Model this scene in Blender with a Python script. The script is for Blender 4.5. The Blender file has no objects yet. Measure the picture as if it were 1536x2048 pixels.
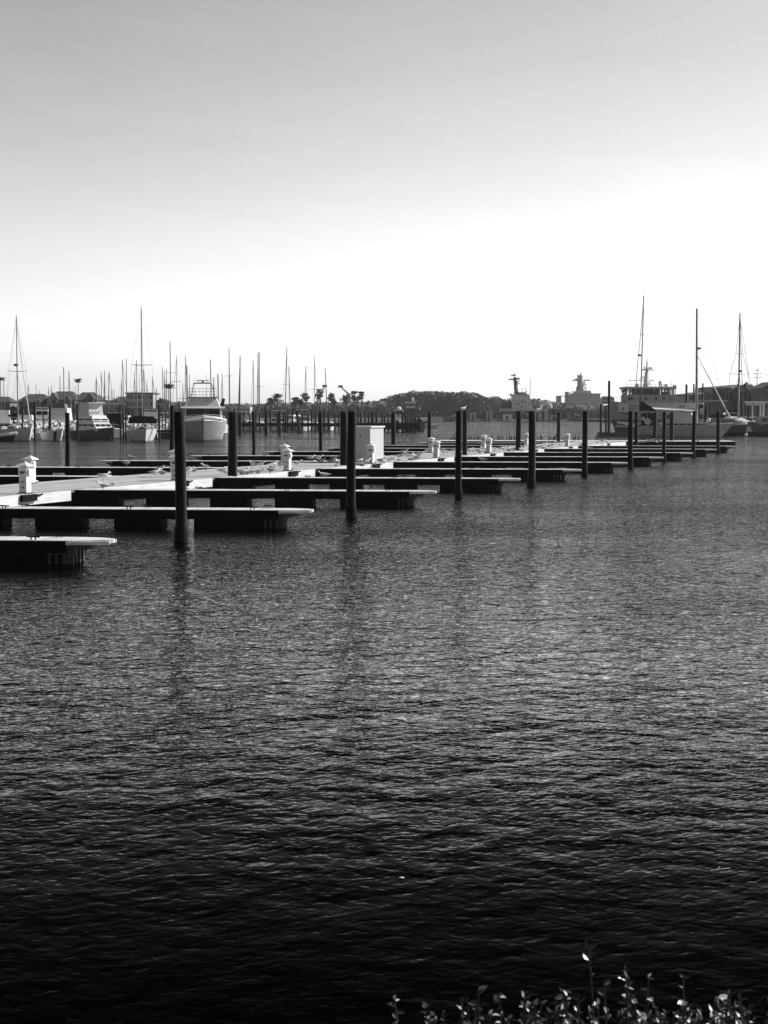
import bpy, math, random
from mathutils import Vector, Matrix, noise as mnoise
random.seed(7)
S = bpy.context.scene
COL = S.collection
PI = math.pi
R = math.radians

# ------------------------------------------------------------------ camera
CAMZ = 3.4
FPX = 3000.0                    # focal length in pixels of the 1536x2048 photograph
PITCH = math.atan((1024 - 824.5) / FPX)
cam_d = bpy.data.cameras.new('camera')
cam = bpy.data.objects.new('camera', cam_d)
COL.objects.link(cam)
cam_d.sensor_fit = 'VERTICAL'
cam_d.sensor_height = 36.0
cam_d.lens = FPX / 2048 * 36.0
cam_d.clip_start = 0.1
cam_d.clip_end = 20000
cam_d.dof.use_dof = True
cam_d.dof.focus_distance = 60
cam_d.dof.aperture_fstop = 9.0
cam.location = (0, 0, CAMZ)
cam.rotation_euler = (PI / 2 - PITCH, 0, 0)
S.camera = cam

# ------------------------------------------------------------------ light
SUN_AZ = R(26)      # from +X towards +Y (sun on the right, a little beyond the docks)
SUN_EL = R(34)
wd = bpy.data.worlds.new('World')
S.world = wd
wd.use_nodes = True
nt = wd.node_tree
nt.nodes.clear()
def N(tree, typ, **kw):
    n = tree.nodes.new(typ)
    for k, v in kw.items():
        setattr(n, k, v)
    return n
def math_n(tree, op, a, b=None, c=None, clamp=False):
    n = tree.nodes.new('ShaderNodeMath'); n.operation = op; n.use_clamp = clamp
    for i, x in enumerate((a, b, c)):
        if x is None: continue
        if isinstance(x, (int, float)): n.inputs[i].default_value = x
        else: tree.links.new(x, n.inputs[i])
    return n.outputs[0]
SKY_GAIN, SKY_POW, SKY_DIV = 7.84, 0.8, 8.36
sky = N(nt, 'ShaderNodeTexSky', sky_type='NISHITA', sun_disc=False)
sky.sun_elevation = SUN_EL
sky.sun_rotation = PI / 2 - SUN_AZ
sky.air_density = 1.0; sky.dust_density = 2.0; sky.ozone_density = 1.0
bw = N(nt, 'ShaderNodeRGBToBW'); nt.links.new(sky.outputs[0], bw.inputs[0])
tc = N(nt, 'ShaderNodeTexCoord')
mp = N(nt, 'ShaderNodeMapping'); mp.inputs['Scale'].default_value = (1.2, 1.2, 7.0); mp.inputs['Rotation'].default_value = (0.05, 0.22, 0)
nt.links.new(tc.outputs['Generated'], mp.inputs[0])
cn = N(nt, 'ShaderNodeTexNoise'); cn.inputs['Scale'].default_value = 5.0; cn.inputs['Detail'].default_value = 7.0; cn.inputs['Distortion'].default_value = 1.2
nt.links.new(mp.outputs[0], cn.inputs[0])
# black and white photograph: sky luminance with the contrast of the print (bright hazy horizon, darker zenith)
x = math_n(nt, 'DIVIDE', bw.outputs[0], SKY_DIV)
x = math_n(nt, 'POWER', x, SKY_POW)
sxyz = N(nt, 'ShaderNodeSeparateXYZ'); nt.links.new(tc.outputs['Generated'], sxyz.inputs[0])
el = math_n(nt, 'MAXIMUM', sxyz.outputs[2], 0.0)
ex = math_n(nt, 'EXPONENT', math_n(nt, 'MULTIPLY', el, -1 / 0.105))
prof = math_n(nt, 'MULTIPLY_ADD', ex, 2.2, 0.8)
fall = N(nt, 'ShaderNodeMapRange', interpolation_type='SMOOTHSTEP')
nt.links.new(el, fall.inputs[0])
for k_, v_ in (('From Min', 0.24), ('From Max', 0.5), ('To Min', 1.0), ('To Max', 0.13)): fall.inputs[k_].default_value = v_
# the haze glow is strongest on the sun's side and weak behind the camera
az = math_n(nt, 'ADD', math_n(nt, 'MULTIPLY', sxyz.outputs[0], math.cos(SUN_AZ)), math_n(nt, 'MULTIPLY', sxyz.outputs[1], math.sin(SUN_AZ)))
azf = N(nt, 'ShaderNodeMapRange', interpolation_type='SMOOTHSTEP'); nt.links.new(az, azf.inputs[0])
for k_, v_ in (('From Min', -0.5), ('From Max', 0.1), ('To Min', 0.38), ('To Max', 1.0)): azf.inputs[k_].default_value = v_
x = math_n(nt, 'MULTIPLY', x, azf.outputs[0])
x = math_n(nt, 'MULTIPLY', x, prof); x = math_n(nt, 'MULTIPLY', x, fall.outputs[0])
cl = math_n(nt, 'MULTIPLY_ADD', cn.outputs[0], 0.13, 0.955)
x = math_n(nt, 'MULTIPLY', x, cl)
azl = N(nt, 'ShaderNodeMapRange'); nt.links.new(az, azl.inputs[0])
for k_, v_ in (('From Min', 0.15), ('From Max', 0.45), ('To Min', 0.93), ('To Max', 1.03)): azl.inputs[k_].default_value = v_
x = math_n(nt, 'MULTIPLY', x, azl.outputs[0])
x = math_n(nt, 'MINIMUM', math_n(nt, 'MULTIPLY', x, SKY_GAIN), 9.5)
bg = N(nt, 'ShaderNodeBackground'); bg.inputs['Strength'].default_value = 0.1
nt.links.new(x, bg.inputs[0])
wo = N(nt, 'ShaderNodeOutputWorld'); nt.links.new(bg.outputs[0], wo.inputs[0])

sd = bpy.data.lights.new('sun', 'SUN'); sd.energy = 5.0; sd.angle = R(0.5)
so = bpy.data.objects.new('sun', sd); COL.objects.link(so)
sv = Vector((math.cos(SUN_AZ) * math.cos(SUN_EL), math.sin(SUN_AZ) * math.cos(SUN_EL), math.sin(SUN_EL)))
so.rotation_euler = sv.to_track_quat('Z', 'Y').to_euler()
so.location = (60, 30, 50)
S.view_settings.view_transform = 'Standard'
S.view_settings.look = 'None'
S.view_settings.exposure = 0.35
S.view_settings.gamma = 1.0
HAZE = 0.00011

# ------------------------------------------------------------------ pixel helpers (photograph pixels, 1536x2048)
def ray(x, y):
    u = (x - 768) / FPX; v = (1024 - y) / FPX
    return u, math.cos(PITCH) + v * math.sin(PITCH), -math.sin(PITCH) + v * math.cos(PITCH)
def at(x, y, Z=0.0):
    a, b, c = ray(x, y); t = (Z - CAMZ) / c
    return a * t, b * t
def zat(y, d):
    a, b, c = ray(768, y); return CAMZ + c / b * d
def xat(x, d, y=830):
    a, b, c = ray(x, y); return a / b * d
def dat(y, Z=0.0):
    a, b, c = ray(768, y); return b * (Z - CAMZ) / c

# ------------------------------------------------------------------ materials
MATS = {}
def mat(name, v, rough=0.7, amp=0.25, scale=3.0, metal=0.0, bump=0.0, stretch=(1, 1, 1), spec=0.5):
    if name in MATS: return MATS[name]
    m = bpy.data.materials.new(name); m.use_nodes = True
    t = m.node_tree; t.nodes.clear()
    out = N(t, 'ShaderNodeOutputMaterial'); p = N(t, 'ShaderNodeBsdfPrincipled')
    t.links.new(p.outputs[0], out.inputs[0])
    p.inputs['Roughness'].default_value = rough; p.inputs['Metallic'].default_value = metal
    p.inputs['Specular IOR Level'].default_value = spec
    if amp > 0:
        c = N(t, 'ShaderNodeTexCoord'); mm = N(t, 'ShaderNodeMapping'); mm.inputs['Scale'].default_value = stretch
        t.links.new(c.outputs['Object'], mm.inputs[0])
        nz = N(t, 'ShaderNodeTexNoise'); nz.inputs['Scale'].default_value = scale; nz.inputs['Detail'].default_value = 6
        nz.inputs['Roughness'].default_value = 0.65
        t.links.new(mm.outputs[0], nz.inputs[0])
        r = N(t, 'ShaderNodeMapRange'); r.inputs['From Min'].default_value = 0.25; r.inputs['From Max'].default_value = 0.75
        r.inputs['To Min'].default_value = v * (1 - amp); r.inputs['To Max'].default_value = min(0.95, v * (1 + amp))
        t.links.new(nz.outputs[0], r.inputs[0])
        t.links.new(r.outputs[0], p.inputs['Base Color'])
        if bump > 0:
            b = N(t, 'ShaderNodeBump'); b.inputs['Strength'].default_value = 0.8; b.inputs['Distance'].default_value = bump
            t.links.new(nz.outputs[0], b.inputs['Height']); t.links.new(b.outputs[0], p.inputs['Normal'])
    else:
        p.inputs['Base Color'].default_value = (v, v, v, 1)
    MATS[name] = m
    return m
def plank_mat(name, v, axis=0, period=0.14, gap=0.012, amp=0.3):
    if name in MATS: return MATS[name]
    m = bpy.data.materials.new(name); m.use_nodes = True
    t = m.node_tree; t.nodes.clear()
    out = N(t, 'ShaderNodeOutputMaterial'); p = N(t, 'ShaderNodeBsdfPrincipled'); t.links.new(p.outputs[0], out.inputs[0])
    p.inputs['Roughness'].default_value = 0.85; p.inputs['Specular IOR Level'].default_value = 0.3
    c = N(t, 'ShaderNodeTexCoord'); sx = N(t, 'ShaderNodeSeparateXYZ'); t.links.new(c.outputs['Object'], sx.inputs[0])
    a = math_n(t, 'DIVIDE', sx.outputs[axis], period)
    fr = math_n(t, 'FRACT', a); fl = math_n(t, 'FLOOR', a)
    g = math_n(t, 'GREATER_THAN', fr, gap / period)
    wn = N(t, 'ShaderNodeTexWhiteNoise', noise_dimensions='1D'); t.links.new(fl, wn.inputs['W'])
    nz = N(t, 'ShaderNodeTexNoise'); nz.inputs['Scale'].default_value = 1.3; nz.inputs['Detail'].default_value = 8; nz.inputs['Roughness'].default_value = .7
    t.links.new(c.outputs['Object'], nz.inputs[0])
    k = math_n(t, 'MULTIPLY_ADD', wn.outputs[0], amp, 1 - amp / 2)
    k2 = math_n(t, 'MULTIPLY_ADD', nz.outputs[0], amp * 2.0, 1 - amp)
    k = math_n(t, 'MULTIPLY', k, k2); k = math_n(t, 'MULTIPLY', k, v)
    gg = math_n(t, 'MULTIPLY_ADD', g, 0.8, 0.2); k = math_n(t, 'MULTIPLY', k, gg, clamp=True)
    t.links.new(k, p.inputs['Base Color'])
    MATS[name] = m
    return m
M_PILE = mat('creosoted piling wood', 0.010, 0.7, 0.6, 5.0, bump=0.015, stretch=(3, 3, 0.35), spec=.06)
M_PILE.node_tree.nodes['Principled BSDF'].inputs['Sheen Weight'].default_value = 0.5; M_PILE.node_tree.nodes['Principled BSDF'].inputs['Sheen Roughness'].default_value = 0.35
M_PILEWET = mat('wet barnacled piling', 0.006, 0.6, 0.6, 14.0, bump=0.03, spec=.08)
M_DECK = plank_mat('bleached deck planks', 0.62, 0, 0.15)
M_FASC = mat('black tarred fascia', 0.005, 0.9, 0.5, 3.0, spec=.03)
M_FLOAT = mat('black plastic float', 0.004, 0.8, 0.5, 3.0, spec=.03)
M_ENDW = plank_mat('weathered end timber', 0.05, 2, 0.11)
M_DECKM = plank_mat('walked dock planks', 0.42, 1, 0.28, 0.03, 0.45)
M_HULLB = mat('weathered yacht hull paint', 0.30, 0.7, 0.15, 1.0, spec=.12)
M_HULLD = mat('slate hull paint', 0.08, 0.7, 0.2, 1.0, spec=.15)
M_BOX = mat('utility cabinet paint', 0.50, 0.6, 0.06, 2.0)
M_WHITEW = mat('sun bleached dock timber', 0.62, 0.8, 0.25, 2.0, stretch=(.5, 1, 3))
M_WHITE = mat('white paint', 0.72, 0.35, 0.08, 2.0)
M_WHITED = mat('white plastic', 0.75, 0.5, 0.10, 4.0)
M_GEL = mat('white gelcoat', 0.62, 0.5, 0.16, 1.2, stretch=(1, 1, .4))
M_CREAM = mat('off white superstructure', 0.6, 0.5, 0.2, 1.2)
M_GREY = mat('mid grey paint', 0.42, 0.5, 0.25, 1.0)
M_LGREY = mat('light grey paint', 0.6, 0.5, 0.2, 1.0)
M_DGREY = mat('dark grey paint', 0.10, 0.5, 0.3, 1.5)
M_HULLG = mat('grey hull paint', 0.40, 0.5, 0.2, 1.0, spec=.3)
M_SHIPL = mat('pale ship paint', 0.66, 0.6, 0.12, .8)
M_SHIPG = mat('grey ship paint', 0.42, 0.6, 0.15, .8)
M_BLACK = mat('black rubber', 0.008, 0.8, 0.4, 3.0, spec=.06)
M_CANVAS = mat('dark canvas', 0.010, 0.9, 0.4, 3.0, spec=.05)
M_TAN = mat('pale canvas', 0.62, 0.9, 0.15, 2.0)
M_GLASS = mat('dark window glass', 0.01, 0.12, 0.0)
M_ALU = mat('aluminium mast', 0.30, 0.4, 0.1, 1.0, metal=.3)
M_MASTD = mat('dark spar', 0.13, 0.5, 0.2, 1.0)  # plain darker grey for distant masts and poles
M_WIRE = mat('rigging wire', 0.12, 0.5, 0.0)
M_ROCK = mat('riprap rock', 0.55, 0.85, 0.8, 0.9)
M_EARTH = mat('dark bank earth', 0.03, 0.95, 0.5, 0.4)
M_FAR = mat('far shore ground', 0.045, 0.95, 0.5, 0.05)
M_LEAF = mat('far foliage', 0.085, 0.9, 0.3, 0.1)
M_LEAFD = mat('dark foliage', 0.05, 0.9, 0.5, 0.3)
M_PINE = mat('pine needles', 0.04, 0.9, 0.4, 0.4)
M_TRUNK = mat('bark', 0.05, 0.9, 0.4, 2.0)
M_ROOF = mat('dark shingle roof', 0.05, 0.9, 0.3, 1.0)
M_SIDING = mat('grey siding', 0.14, 0.8, 0.2, 0.6)
M_SIDINGL = mat('pale siding', 0.25, 0.8, 0.2, 0.6)
M_GULLW = mat('white feathers', 0.78, 0.9, 0.06, 8.0)
M_GULLG = mat('grey wing feathers', 0.6, 0.9, 0.15, 8.0)
M_BIRDK = mat('black feathers', 0.015, 0.8, 0.3, 8.0)

# ------------------------------------------------------------------ mesh builder
class MB:
    def __init__(s): s.v = []; s.f = []
    def add(s, vs, fs):
        o = len(s.v); s.v += [tuple(p) for p in vs]; s.f += [tuple(i + o for i in f) for f in fs]; return s
    def box(s, x0, x1, y0, y1, z0, z1, rz=0, tx=1.0, ty=1.0):
        cx, cy = (x0 + x1) / 2, (y0 + y1) / 2
        vs = []
        for z, kx, ky in ((z0, 1, 1), (z1, tx, ty)):
            for x, y in ((x0, y0), (x1, y0), (x1, y1), (x0, y1)):
                X, Y = (x - cx) * kx, (y - cy) * ky
                vs.append((cx + X * math.cos(rz) - Y * math.sin(rz), cy + X * math.sin(rz) + Y * math.cos(rz), z))
        return s.add(vs, [(0, 3, 2, 1), (4, 5, 6, 7), (0, 1, 5, 4), (1, 2, 6, 5), (2, 3, 7, 6), (3, 0, 4, 7)])
    def tube(s, p, q, r0, r1=None, n=8, cap=True):
        r1 = r0 if r1 is None else r1
        p, q = Vector(p), Vector(q); d = (q - p)
        if d.length < 1e-6: return s
        d.normalize(); a = d.orthogonal().normalized(); b = d.cross(a)
        vs = []
        for c, r in ((p, r0), (q, r1)):
            for i in range(n):
                t = 2 * PI * i / n; vs.append(c + a * (r * math.cos(t)) + b * (r * math.sin(t)))
        fs = [(i, (i + 1) % n, n + (i + 1) % n, n + i) for i in range(n)]
        if cap: fs += [tuple(range(n - 1, -1, -1)), tuple(range(n, 2 * n))]
        return s.add(vs, fs)
    def path(s, pts, r, n=6):
        for a, b in zip(pts, pts[1:]): s.tube(a, b, r, r, n)
        return s
    def prism(s, poly, z0, z1):               # polygon in x,y (ccw)
        n = len(poly)
        vs = [(x, y, z0) for x, y in poly] + [(x, y, z1) for x, y in poly]
        return s.add(vs, [tuple(range(n - 1, -1, -1)), tuple(range(n, 2 * n))] + [(i, (i + 1) % n, n + (i + 1) % n, n + i) for i in range(n)])
    def side(s, poly, y0, y1):                # polygon in x,z, extruded along y
        n = len(poly)
        vs = [(x, y0, z) for x, z in poly] + [(x, y1, z) for x, z in poly]
        return s.add(vs, [tuple(range(n)), tuple(range(2 * n - 1, n - 1, -1))] + [(i, n + i, n + (i + 1) % n, (i + 1) % n) for i in range(n)])
    def lathe(s, prof, cx=0, cy=0, n=12):
        vs = []
        for r, z in prof:
            for i in range(n):
                t = 2 * PI * i / n; vs.append((cx + r * math.cos(t), cy + r * math.sin(t), z))
        fs = []
        for k in range(len(prof) - 1):
            for i in range(n):
                fs.append((k * n + i, k * n + (i + 1) % n, (k + 1) * n + (i + 1) % n, (k + 1) * n + i))
        fs += [tuple(range(n - 1, -1, -1)), tuple(range((len(prof) - 1) * n, len(prof) * n))]
        return s.add(vs, fs)
    def loft(s, rings, cap=True):
        n = len(rings[0]); vs = [p for r in rings for p in r]; fs = []
        for k in range(len(rings) - 1):
            for i in range(n):
                fs.append((k * n + i, k * n + (i + 1) % n, (k + 1) * n + (i + 1) % n, (k + 1) * n + i))
        if cap: fs += [tuple(range(n - 1, -1, -1)), tuple(range((len(rings) - 1) * n, len(rings) * n))]
        return s.add(vs, fs)
    def ell(s, c, r, n=8, m=6):
        rings = []
        for k in range(m + 1):
            ph = -PI / 2 + PI * k / m; rr = max(0.03, math.cos(ph))
            rings.append([(c[0] + r[0] * rr * math.cos(2 * PI * i / n), c[1] + r[1] * rr * math.sin(2 * PI * i / n), c[2] + r[2] * math.sin(ph)) for i in range(n)])
        return s.loft(rings)
    def leafq(s, c, size, flat=0.0, rnd=random):
        a = Vector((rnd.gauss(0, 1), rnd.gauss(0, 1), rnd.gauss(0, 1) * (1 - flat))).normalized()
        b = a.orthogonal().normalized(); b = (b * math.cos(1) + a.cross(b) * math.sin(1)).normalized()
        c = Vector(c); a = a * size * rnd.uniform(.6, 1.2); b = b * size * rnd.uniform(.35, .8)
        return s.add([c - a, c + b * .9, c + a, c - b], [(0, 1, 2, 3)])
    def build(s, name, m, parent=None, loc=(0, 0, 0), rz=0, smooth=False):
        me = bpy.data.meshes.new(name); me.from_pydata(s.v, [], s.f)
        me.materials.append(m)
        if smooth:
            me.polygons.foreach_set('use_smooth', [True] * len(me.polygons))
        me.update()
        o = bpy.data.objects.new(name, me); COL.objects.link(o)
        o.location = loc; o.rotation_euler = (0, 0, rz)
        if parent: o.parent = parent
        return o
def tag(o, label=None, cat=None, group=None, kind=None):
    if label: o['label'] = label
    if cat: o['category'] = cat
    if group: o['group'] = group
    if kind: o['kind'] = kind
    return o
def empty(name, loc=(0, 0, 0), rz=0, label=None, cat=None, group=None):
    o = bpy.data.objects.new(name, None); COL.objects.link(o); o.empty_display_size = 0.3
    o.location = loc; o.rotation_euler = (0, 0, rz)
    return tag(o, label, cat, group)
KIDS = {}
def kids(o): return [c for c in COL.objects if c.parent == o]
def copy_tree(o, parent=None, cache={}):
    c = o.copy(); COL.objects.link(c)
    if parent: c.parent = parent
    if o.name not in cache: cache[o.name] = [k for k in o.children]
    for k in cache[o.name]: copy_tree(k, c)
    return c

# ------------------------------------------------------------------ water
def water_mat():
    m = bpy.data.materials.new('harbour water'); m.use_nodes = True
    t = m.node_tree; t.nodes.clear(); L = t.links
    out = N(t, 'ShaderNodeOutputMaterial'); mix = N(t, 'ShaderNodeMixShader'); L.new(mix.outputs[0], out.inputs[0])
    dif = N(t, 'ShaderNodeBsdfDiffuse'); dif.inputs[0].default_value = (0.0004, 0.0004, 0.0004, 1)
    p = N(t, 'ShaderNodeBsdfGlossy'); p.inputs['Roughness'].default_value = 0.06
    fr = N(t, 'ShaderNodeFresnel'); fr.inputs['IOR'].default_value = 1.33
    L.new(math_n(t, 'MULTIPLY', math_n(t, 'POWER', fr.outputs[0], WATER_POW), WATER_GAIN, clamp=True), mix.inputs[0])
    L.new(dif.outputs[0], mix.inputs[1]); L.new(p.outputs[0], mix.inputs[2])
    geo = N(t, 'ShaderNodeNewGeometry')
    # gust patches modulate the ripples
    gm = N(t, 'ShaderNodeMapping'); gm.inputs['Scale'].default_value = (0.05, 0.11, 1); L.new(geo.outputs['Position'], gm.inputs[0])
    gn = N(t, 'ShaderNodeTexNoise'); gn.inputs['Scale'].default_value = 1; gn.inputs['Detail'].default_value = 3; L.new(gm.outputs[0], gn.inputs[0])
    gust = N(t, 'ShaderNodeMapRange'); gust.inputs['From Min'].default_value = .35; gust.inputs['From Max'].default_value = .65
    gust.inputs['To Min'].default_value = .65; gust.inputs['To Max'].default_value = 1.25; L.new(gn.outputs[0], gust.inputs[0])
    # the water is calmer in the lee of the near bank
    sp = N(t, 'ShaderNodeSeparateXYZ'); L.new(geo.outputs['Position'], sp.inputs[0])
    lee = N(t, 'ShaderNodeMapRange'); L.new(sp.outputs[1], lee.inputs[0])
    for k_, v_ in (('From Min', 9), ('From Max', 42), ('To Min', .16), ('To Max', 2.1)): lee.inputs[k_].default_value = v_
    gf = math_n(t, 'MULTIPLY', gust.outputs[0], lee.outputs[0])
    E = 0.008
    def height(dx, dy):
        av = N(t, 'ShaderNodeVectorMath', operation='ADD'); L.new(geo.outputs['Position'], av.inputs[0]); av.inputs[1].default_value = (dx, dy, 0)
        tot = None
        for (sx, sy, rot, amp, det, ridged) in WAVES:
            mp_ = N(t, 'ShaderNodeMapping'); mp_.vector_type = 'TEXTURE'
            mp_.inputs['Rotation'].default_value = (0, 0, rot); mp_.inputs['Scale'].default_value = (sx, sy, 1)
            L.new(av.outputs[0], mp_.inputs[0])
            nz = N(t, 'ShaderNodeTexNoise', noise_dimensions='2D'); nz.inputs['Scale'].default_value = 1.0; nz.inputs['Detail'].default_value = det
            nz.inputs['Roughness'].default_value = .5; nz.inputs['Distortion'].default_value = 0.25
            L.new(mp_.outputs[0], nz.inputs[0])
            # ridged crests
            a = math_n(t, 'SUBTRACT', nz.outputs[0], 0.5); a = math_n(t, 'ABSOLUTE', a); a = math_n(t, 'POWER', math_n(t, 'ADD', a, .02), 0.8)
            a = math_n(t, 'MULTIPLY', a, -amp)
            b = math_n(t, 'MULTIPLY', nz.outputs[0], amp)
            a = math_n(t, 'ADD', a, b) if ridged else math_n(t, 'MULTIPLY', b, 1.5)
            tot = a if tot is None else math_n(t, 'ADD', tot, a)
        return tot
    h0, hx, hy = height(0, 0), height(E, 0), height(0, E)
    sx = math_n(t, 'MULTIPLY', math_n(t, 'SUBTRACT', h0, hx), 1 / E)
    sy = math_n(t, 'MULTIPLY', math_n(t, 'SUBTRACT', h0, hy), 1 / E)
    sx = math_n(t, 'MULTIPLY', math_n(t, 'MULTIPLY', sx, 0.6), gf); sy = math_n(t, 'MULTIPLY', sy, gf)
    cv = N(t, 'ShaderNodeCombineXYZ'); L.new(sx, cv.inputs[0]); L.new(sy, cv.inputs[1]); cv.inputs[2].default_value = 1
    nm = N(t, 'ShaderNodeVectorMath', operation='NORMALIZE'); L.new(cv.outputs[0], nm.inputs[0]); L.new(nm.outputs[0], p.inputs['Normal']); L.new(nm.outputs[0], fr.inputs['Normal'])
    return m
# (length along crest, wavelength, direction, amplitude, detail)
WATER_POW, WATER_GAIN = 3.3, 9.0
WAVES = [(0.12, 0.105, R(5), 0.017, 1.5, 1), (0.24, 0.10, R(32), 0.011, 1.0, 1), (0.22, 0.11, R(-24), 0.008, 1.0, 1), (0.40, 0.36, R(5), 0.044, 1.5, 0), (1.3, 1.3, R(-8), 0.055, 1.0, 0)]
wm = MB()
wm.add([(-6000, -40, 0), (6000, -40, 0), (6000, 9000, 0), (-6000, 9000, 0)], [(0, 1, 2, 3)])
tag(wm.build('water', water_mat()), kind='structure')

# ------------------------------------------------------------------ ground
g = MB()
# far land: one sheet rising gently out of the water, reaching the horizon; a nearer tongue on the left and on the right
def land(name, pts, z=1.0, m=M_FAR):
    # pts: front edge polyline (x,y) left to right, extended to a back line
    b = MB(); n = len(pts)
    vs = [(x, y - 3, -0.3) for x, y in pts] + [(x, y, z * .6) for x, y in pts] + [(x, y + 8, z) for x, y in pts]
    back = [(x * 6000 / max(y, 1) if abs(x) > 1 else x, 6000, z + 4) for x, y in pts]
    vs += back
    fs = []
    for k in range(3):
        for i in range(n - 1):
            fs.append((k * n + i, k * n + i + 1, (k + 1) * n + i + 1, (k + 1) * n + i))
    b.add(vs, fs)
    return tag(b.build(name, m), kind='structure')
land('far_shore', [(-400, 330), (-92, 330), (-78, 345), (-60, 430), (-45, 560), (-10, 575), (20, 573), (72, 573), (76, 385), (84, 358), (400, 320)])
# near bank under the camera
b = MB(); xs = [-14 + i for i in range(29)]
rows = [(-14, 2.4), (-4, 2.3), (0, 1.9), (2.2, 1.45), (3.6, 1.05), (4.8, 0.65), (6.0, 0.15), (6.8, -0.4)]
vs = []
for y, z in rows:
    for x in xs: vs.append((x, y + random.uniform(-.15, .15), z + random.uniform(-.06, .06)))
fs = [(r * 29 + i, r * 29 + i + 1, (r + 1) * 29 + i + 1, (r + 1) * 29 + i) for r in range(len(rows) - 1) for i in range(28)]
b.add(vs, fs); tag(b.build('near_bank', M_EARTH, smooth=True), kind='structure')

# ------------------------------------------------------------------ docks
DK = 0.55
D = Vector((4.0, 10.4, 0)); DL = D.length; DU = D / DL          # along the main dock
DANG = math.atan2(D.y, D.x)
DLEFT = Vector((-DU.y, DU.x, 0))                                 # across it, to the left
DW = 4.75
FA = R(-5.5)                                                     # direction of the right-hand fingers
FU = Vector((math.cos(FA), math.sin(FA), 0)); FN = Vector((-math.sin(FA), math.cos(FA), 0))
def edge(depth):                                                 # point on the right edge of the main dock
    k = (depth - 55.3) / 10.4
    return Vector((-11.4 + 4.0 * k, depth, 0))
def cleat(mb, x, y, z=DK, rz=0):
    c, s_ = math.cos(rz), math.sin(rz)
    for o_ in (-.05, .05): mb.tube((x + o_ * c, y + o_ * s_, z), (x + o_ * c, y + o_ * s_, z + .06), .018, n=6)
    mb.tube((x - .15 * c, y - .15 * s_, z + .075), (x + .15 * c, y + .15 * s_, z + .065), .02, n=6)
FW = 1.0; FL = 12.9
def make_finger():
    root = empty('dock_finger')
    def tip(e, xs=12.55, xe=13.45):
        return [(0, -FW / 2 - e), (xs, -FW / 2 - e), (xs + .45, -FW / 2 + .1 - e * .7), (xe - .12, -.24 - e * .4), (xe + e, -.08), (xe + e, .08), (xe - .12, .24 + e * .4), (xs + .45, FW / 2 - .1 + e * .7), (xs, FW / 2 + e), (0, FW / 2 + e)]
    MB().prism(tip(0), DK - .085, DK - .004).build('deck', M_DECK, root)
    b = MB()
    for s_ in (-1, 1):
        y0, y1 = (-FW / 2 - .03, -FW / 2 + .04) if s_ < 0 else (FW / 2 - .04, FW / 2 + .03)
        b.box(0.1, 12.5, y0, y1, .26, DK - .02)
    for k in range(7): b.box(1 + k * 1.9, 1.1 + k * 1.9, -FW / 2 + .04, FW / 2 - .04, .28, DK - .09)
    b.build('fascia', M_FASC, root)
    MB().prism([(12.5, -FW / 2 - .03), (12.98, -FW / 2 + .08), (13.42, -.26), (13.42, -.30), (13.0, -FW / 2 - .0), (12.5, -FW / 2 - .07)][::1], DK - .10, DK - .03).build('bumper_strip', M_TAN, root)
    MB().prism([(12.5, FW / 2 + .03), (12.5, FW / 2 + .07), (13.0, FW / 2), (13.42, .30), (13.42, .26), (12.98, FW / 2 - .08)], DK - .10, DK - .03).build('bumper_strip', M_TAN, root)
    for x0 in (0.3, 2.75, 5.15, 7.55, 9.95):
        f = MB().box(x0, x0 + (1.42 if x0 < 9 else 2.45), -.44, .44, -.25, .262, tx=.985, ty=.97)
        f.build('float', M_FLOAT, root)
    b = MB()
    b.box(12.42, 12.56, -FW / 2 + .02, FW / 2 - .02, -.15, .40); b.box(12.0, 12.7, -FW / 2 + .0, -FW / 2 + .07, .24, .45); b.box(12.0, 12.7, FW / 2 - .07, FW / 2, .24, .45)
    for y in (-.42, -.16, .10, .36): b.box(12.56, 12.62, y, y + .09, -.18, .36)
    b.prism([(12.56, -.40), (12.98, -.2), (12.98, .2), (12.56, .40)], .34, .44)
    for x in (12.08, 12.24, 12.4): b.box(x, x + .06, -FW / 2 - .035, -FW / 2 + .02, -.15, .25)
    b.build('end_frame', M_ENDW, root)
    for x in (4.2, 8.0, 11.7):
        for y in (-.38, .38):
            c = MB(); cleat(c, x + (.35 if y > 0 else 0), y); c.build('cleat', M_BLACK, root)
    return root
finger0 = make_finger()
flabels_r = {
 -2: 'nearest black-sided dock finger, poking in low from the left edge',
 -1: 'second nearest dock finger, crossing behind the nearest thick piling',
 0: 'dock finger whose tip ends just right of the second nearest thick piling',
 1: 'dock finger with a lone gull, tip just left of the fourth outer piling',
 2: 'dock finger ending left of the outer piling that stands before the far gravelly shore',
 3: 'dock finger leading to the outer piling nearest the long grey sailboat stern',
 4: 'dock finger ending at the thin outer piling left of the white tent-like deck cover',
 5: 'dock finger ending beside the outer piling below the raked tall sailboat mast',
 6: 'dock finger ending beside the farthest right outer piling',
 7: 'farthest dock finger on the right side, with a bright white end block'}
first = True
def place_finger(base, ang, label, L=1.0):
    global first
    o = finger0 if first else copy_tree(finger0); first = False
    o.location = base; o.rotation_euler = (0, 0, ang)
    tag(o, label, 'dock finger', 'floating dock fingers branching off the main dock')
    return o
for k in range(-2, 8):
    B = Vector((-11.4 + 4.0 * k, 55.3 + 10.4 * k, 0))
    place_finger(B + FN * (FW / 2) - FU * .12, FA, flabels_r[k])
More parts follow.
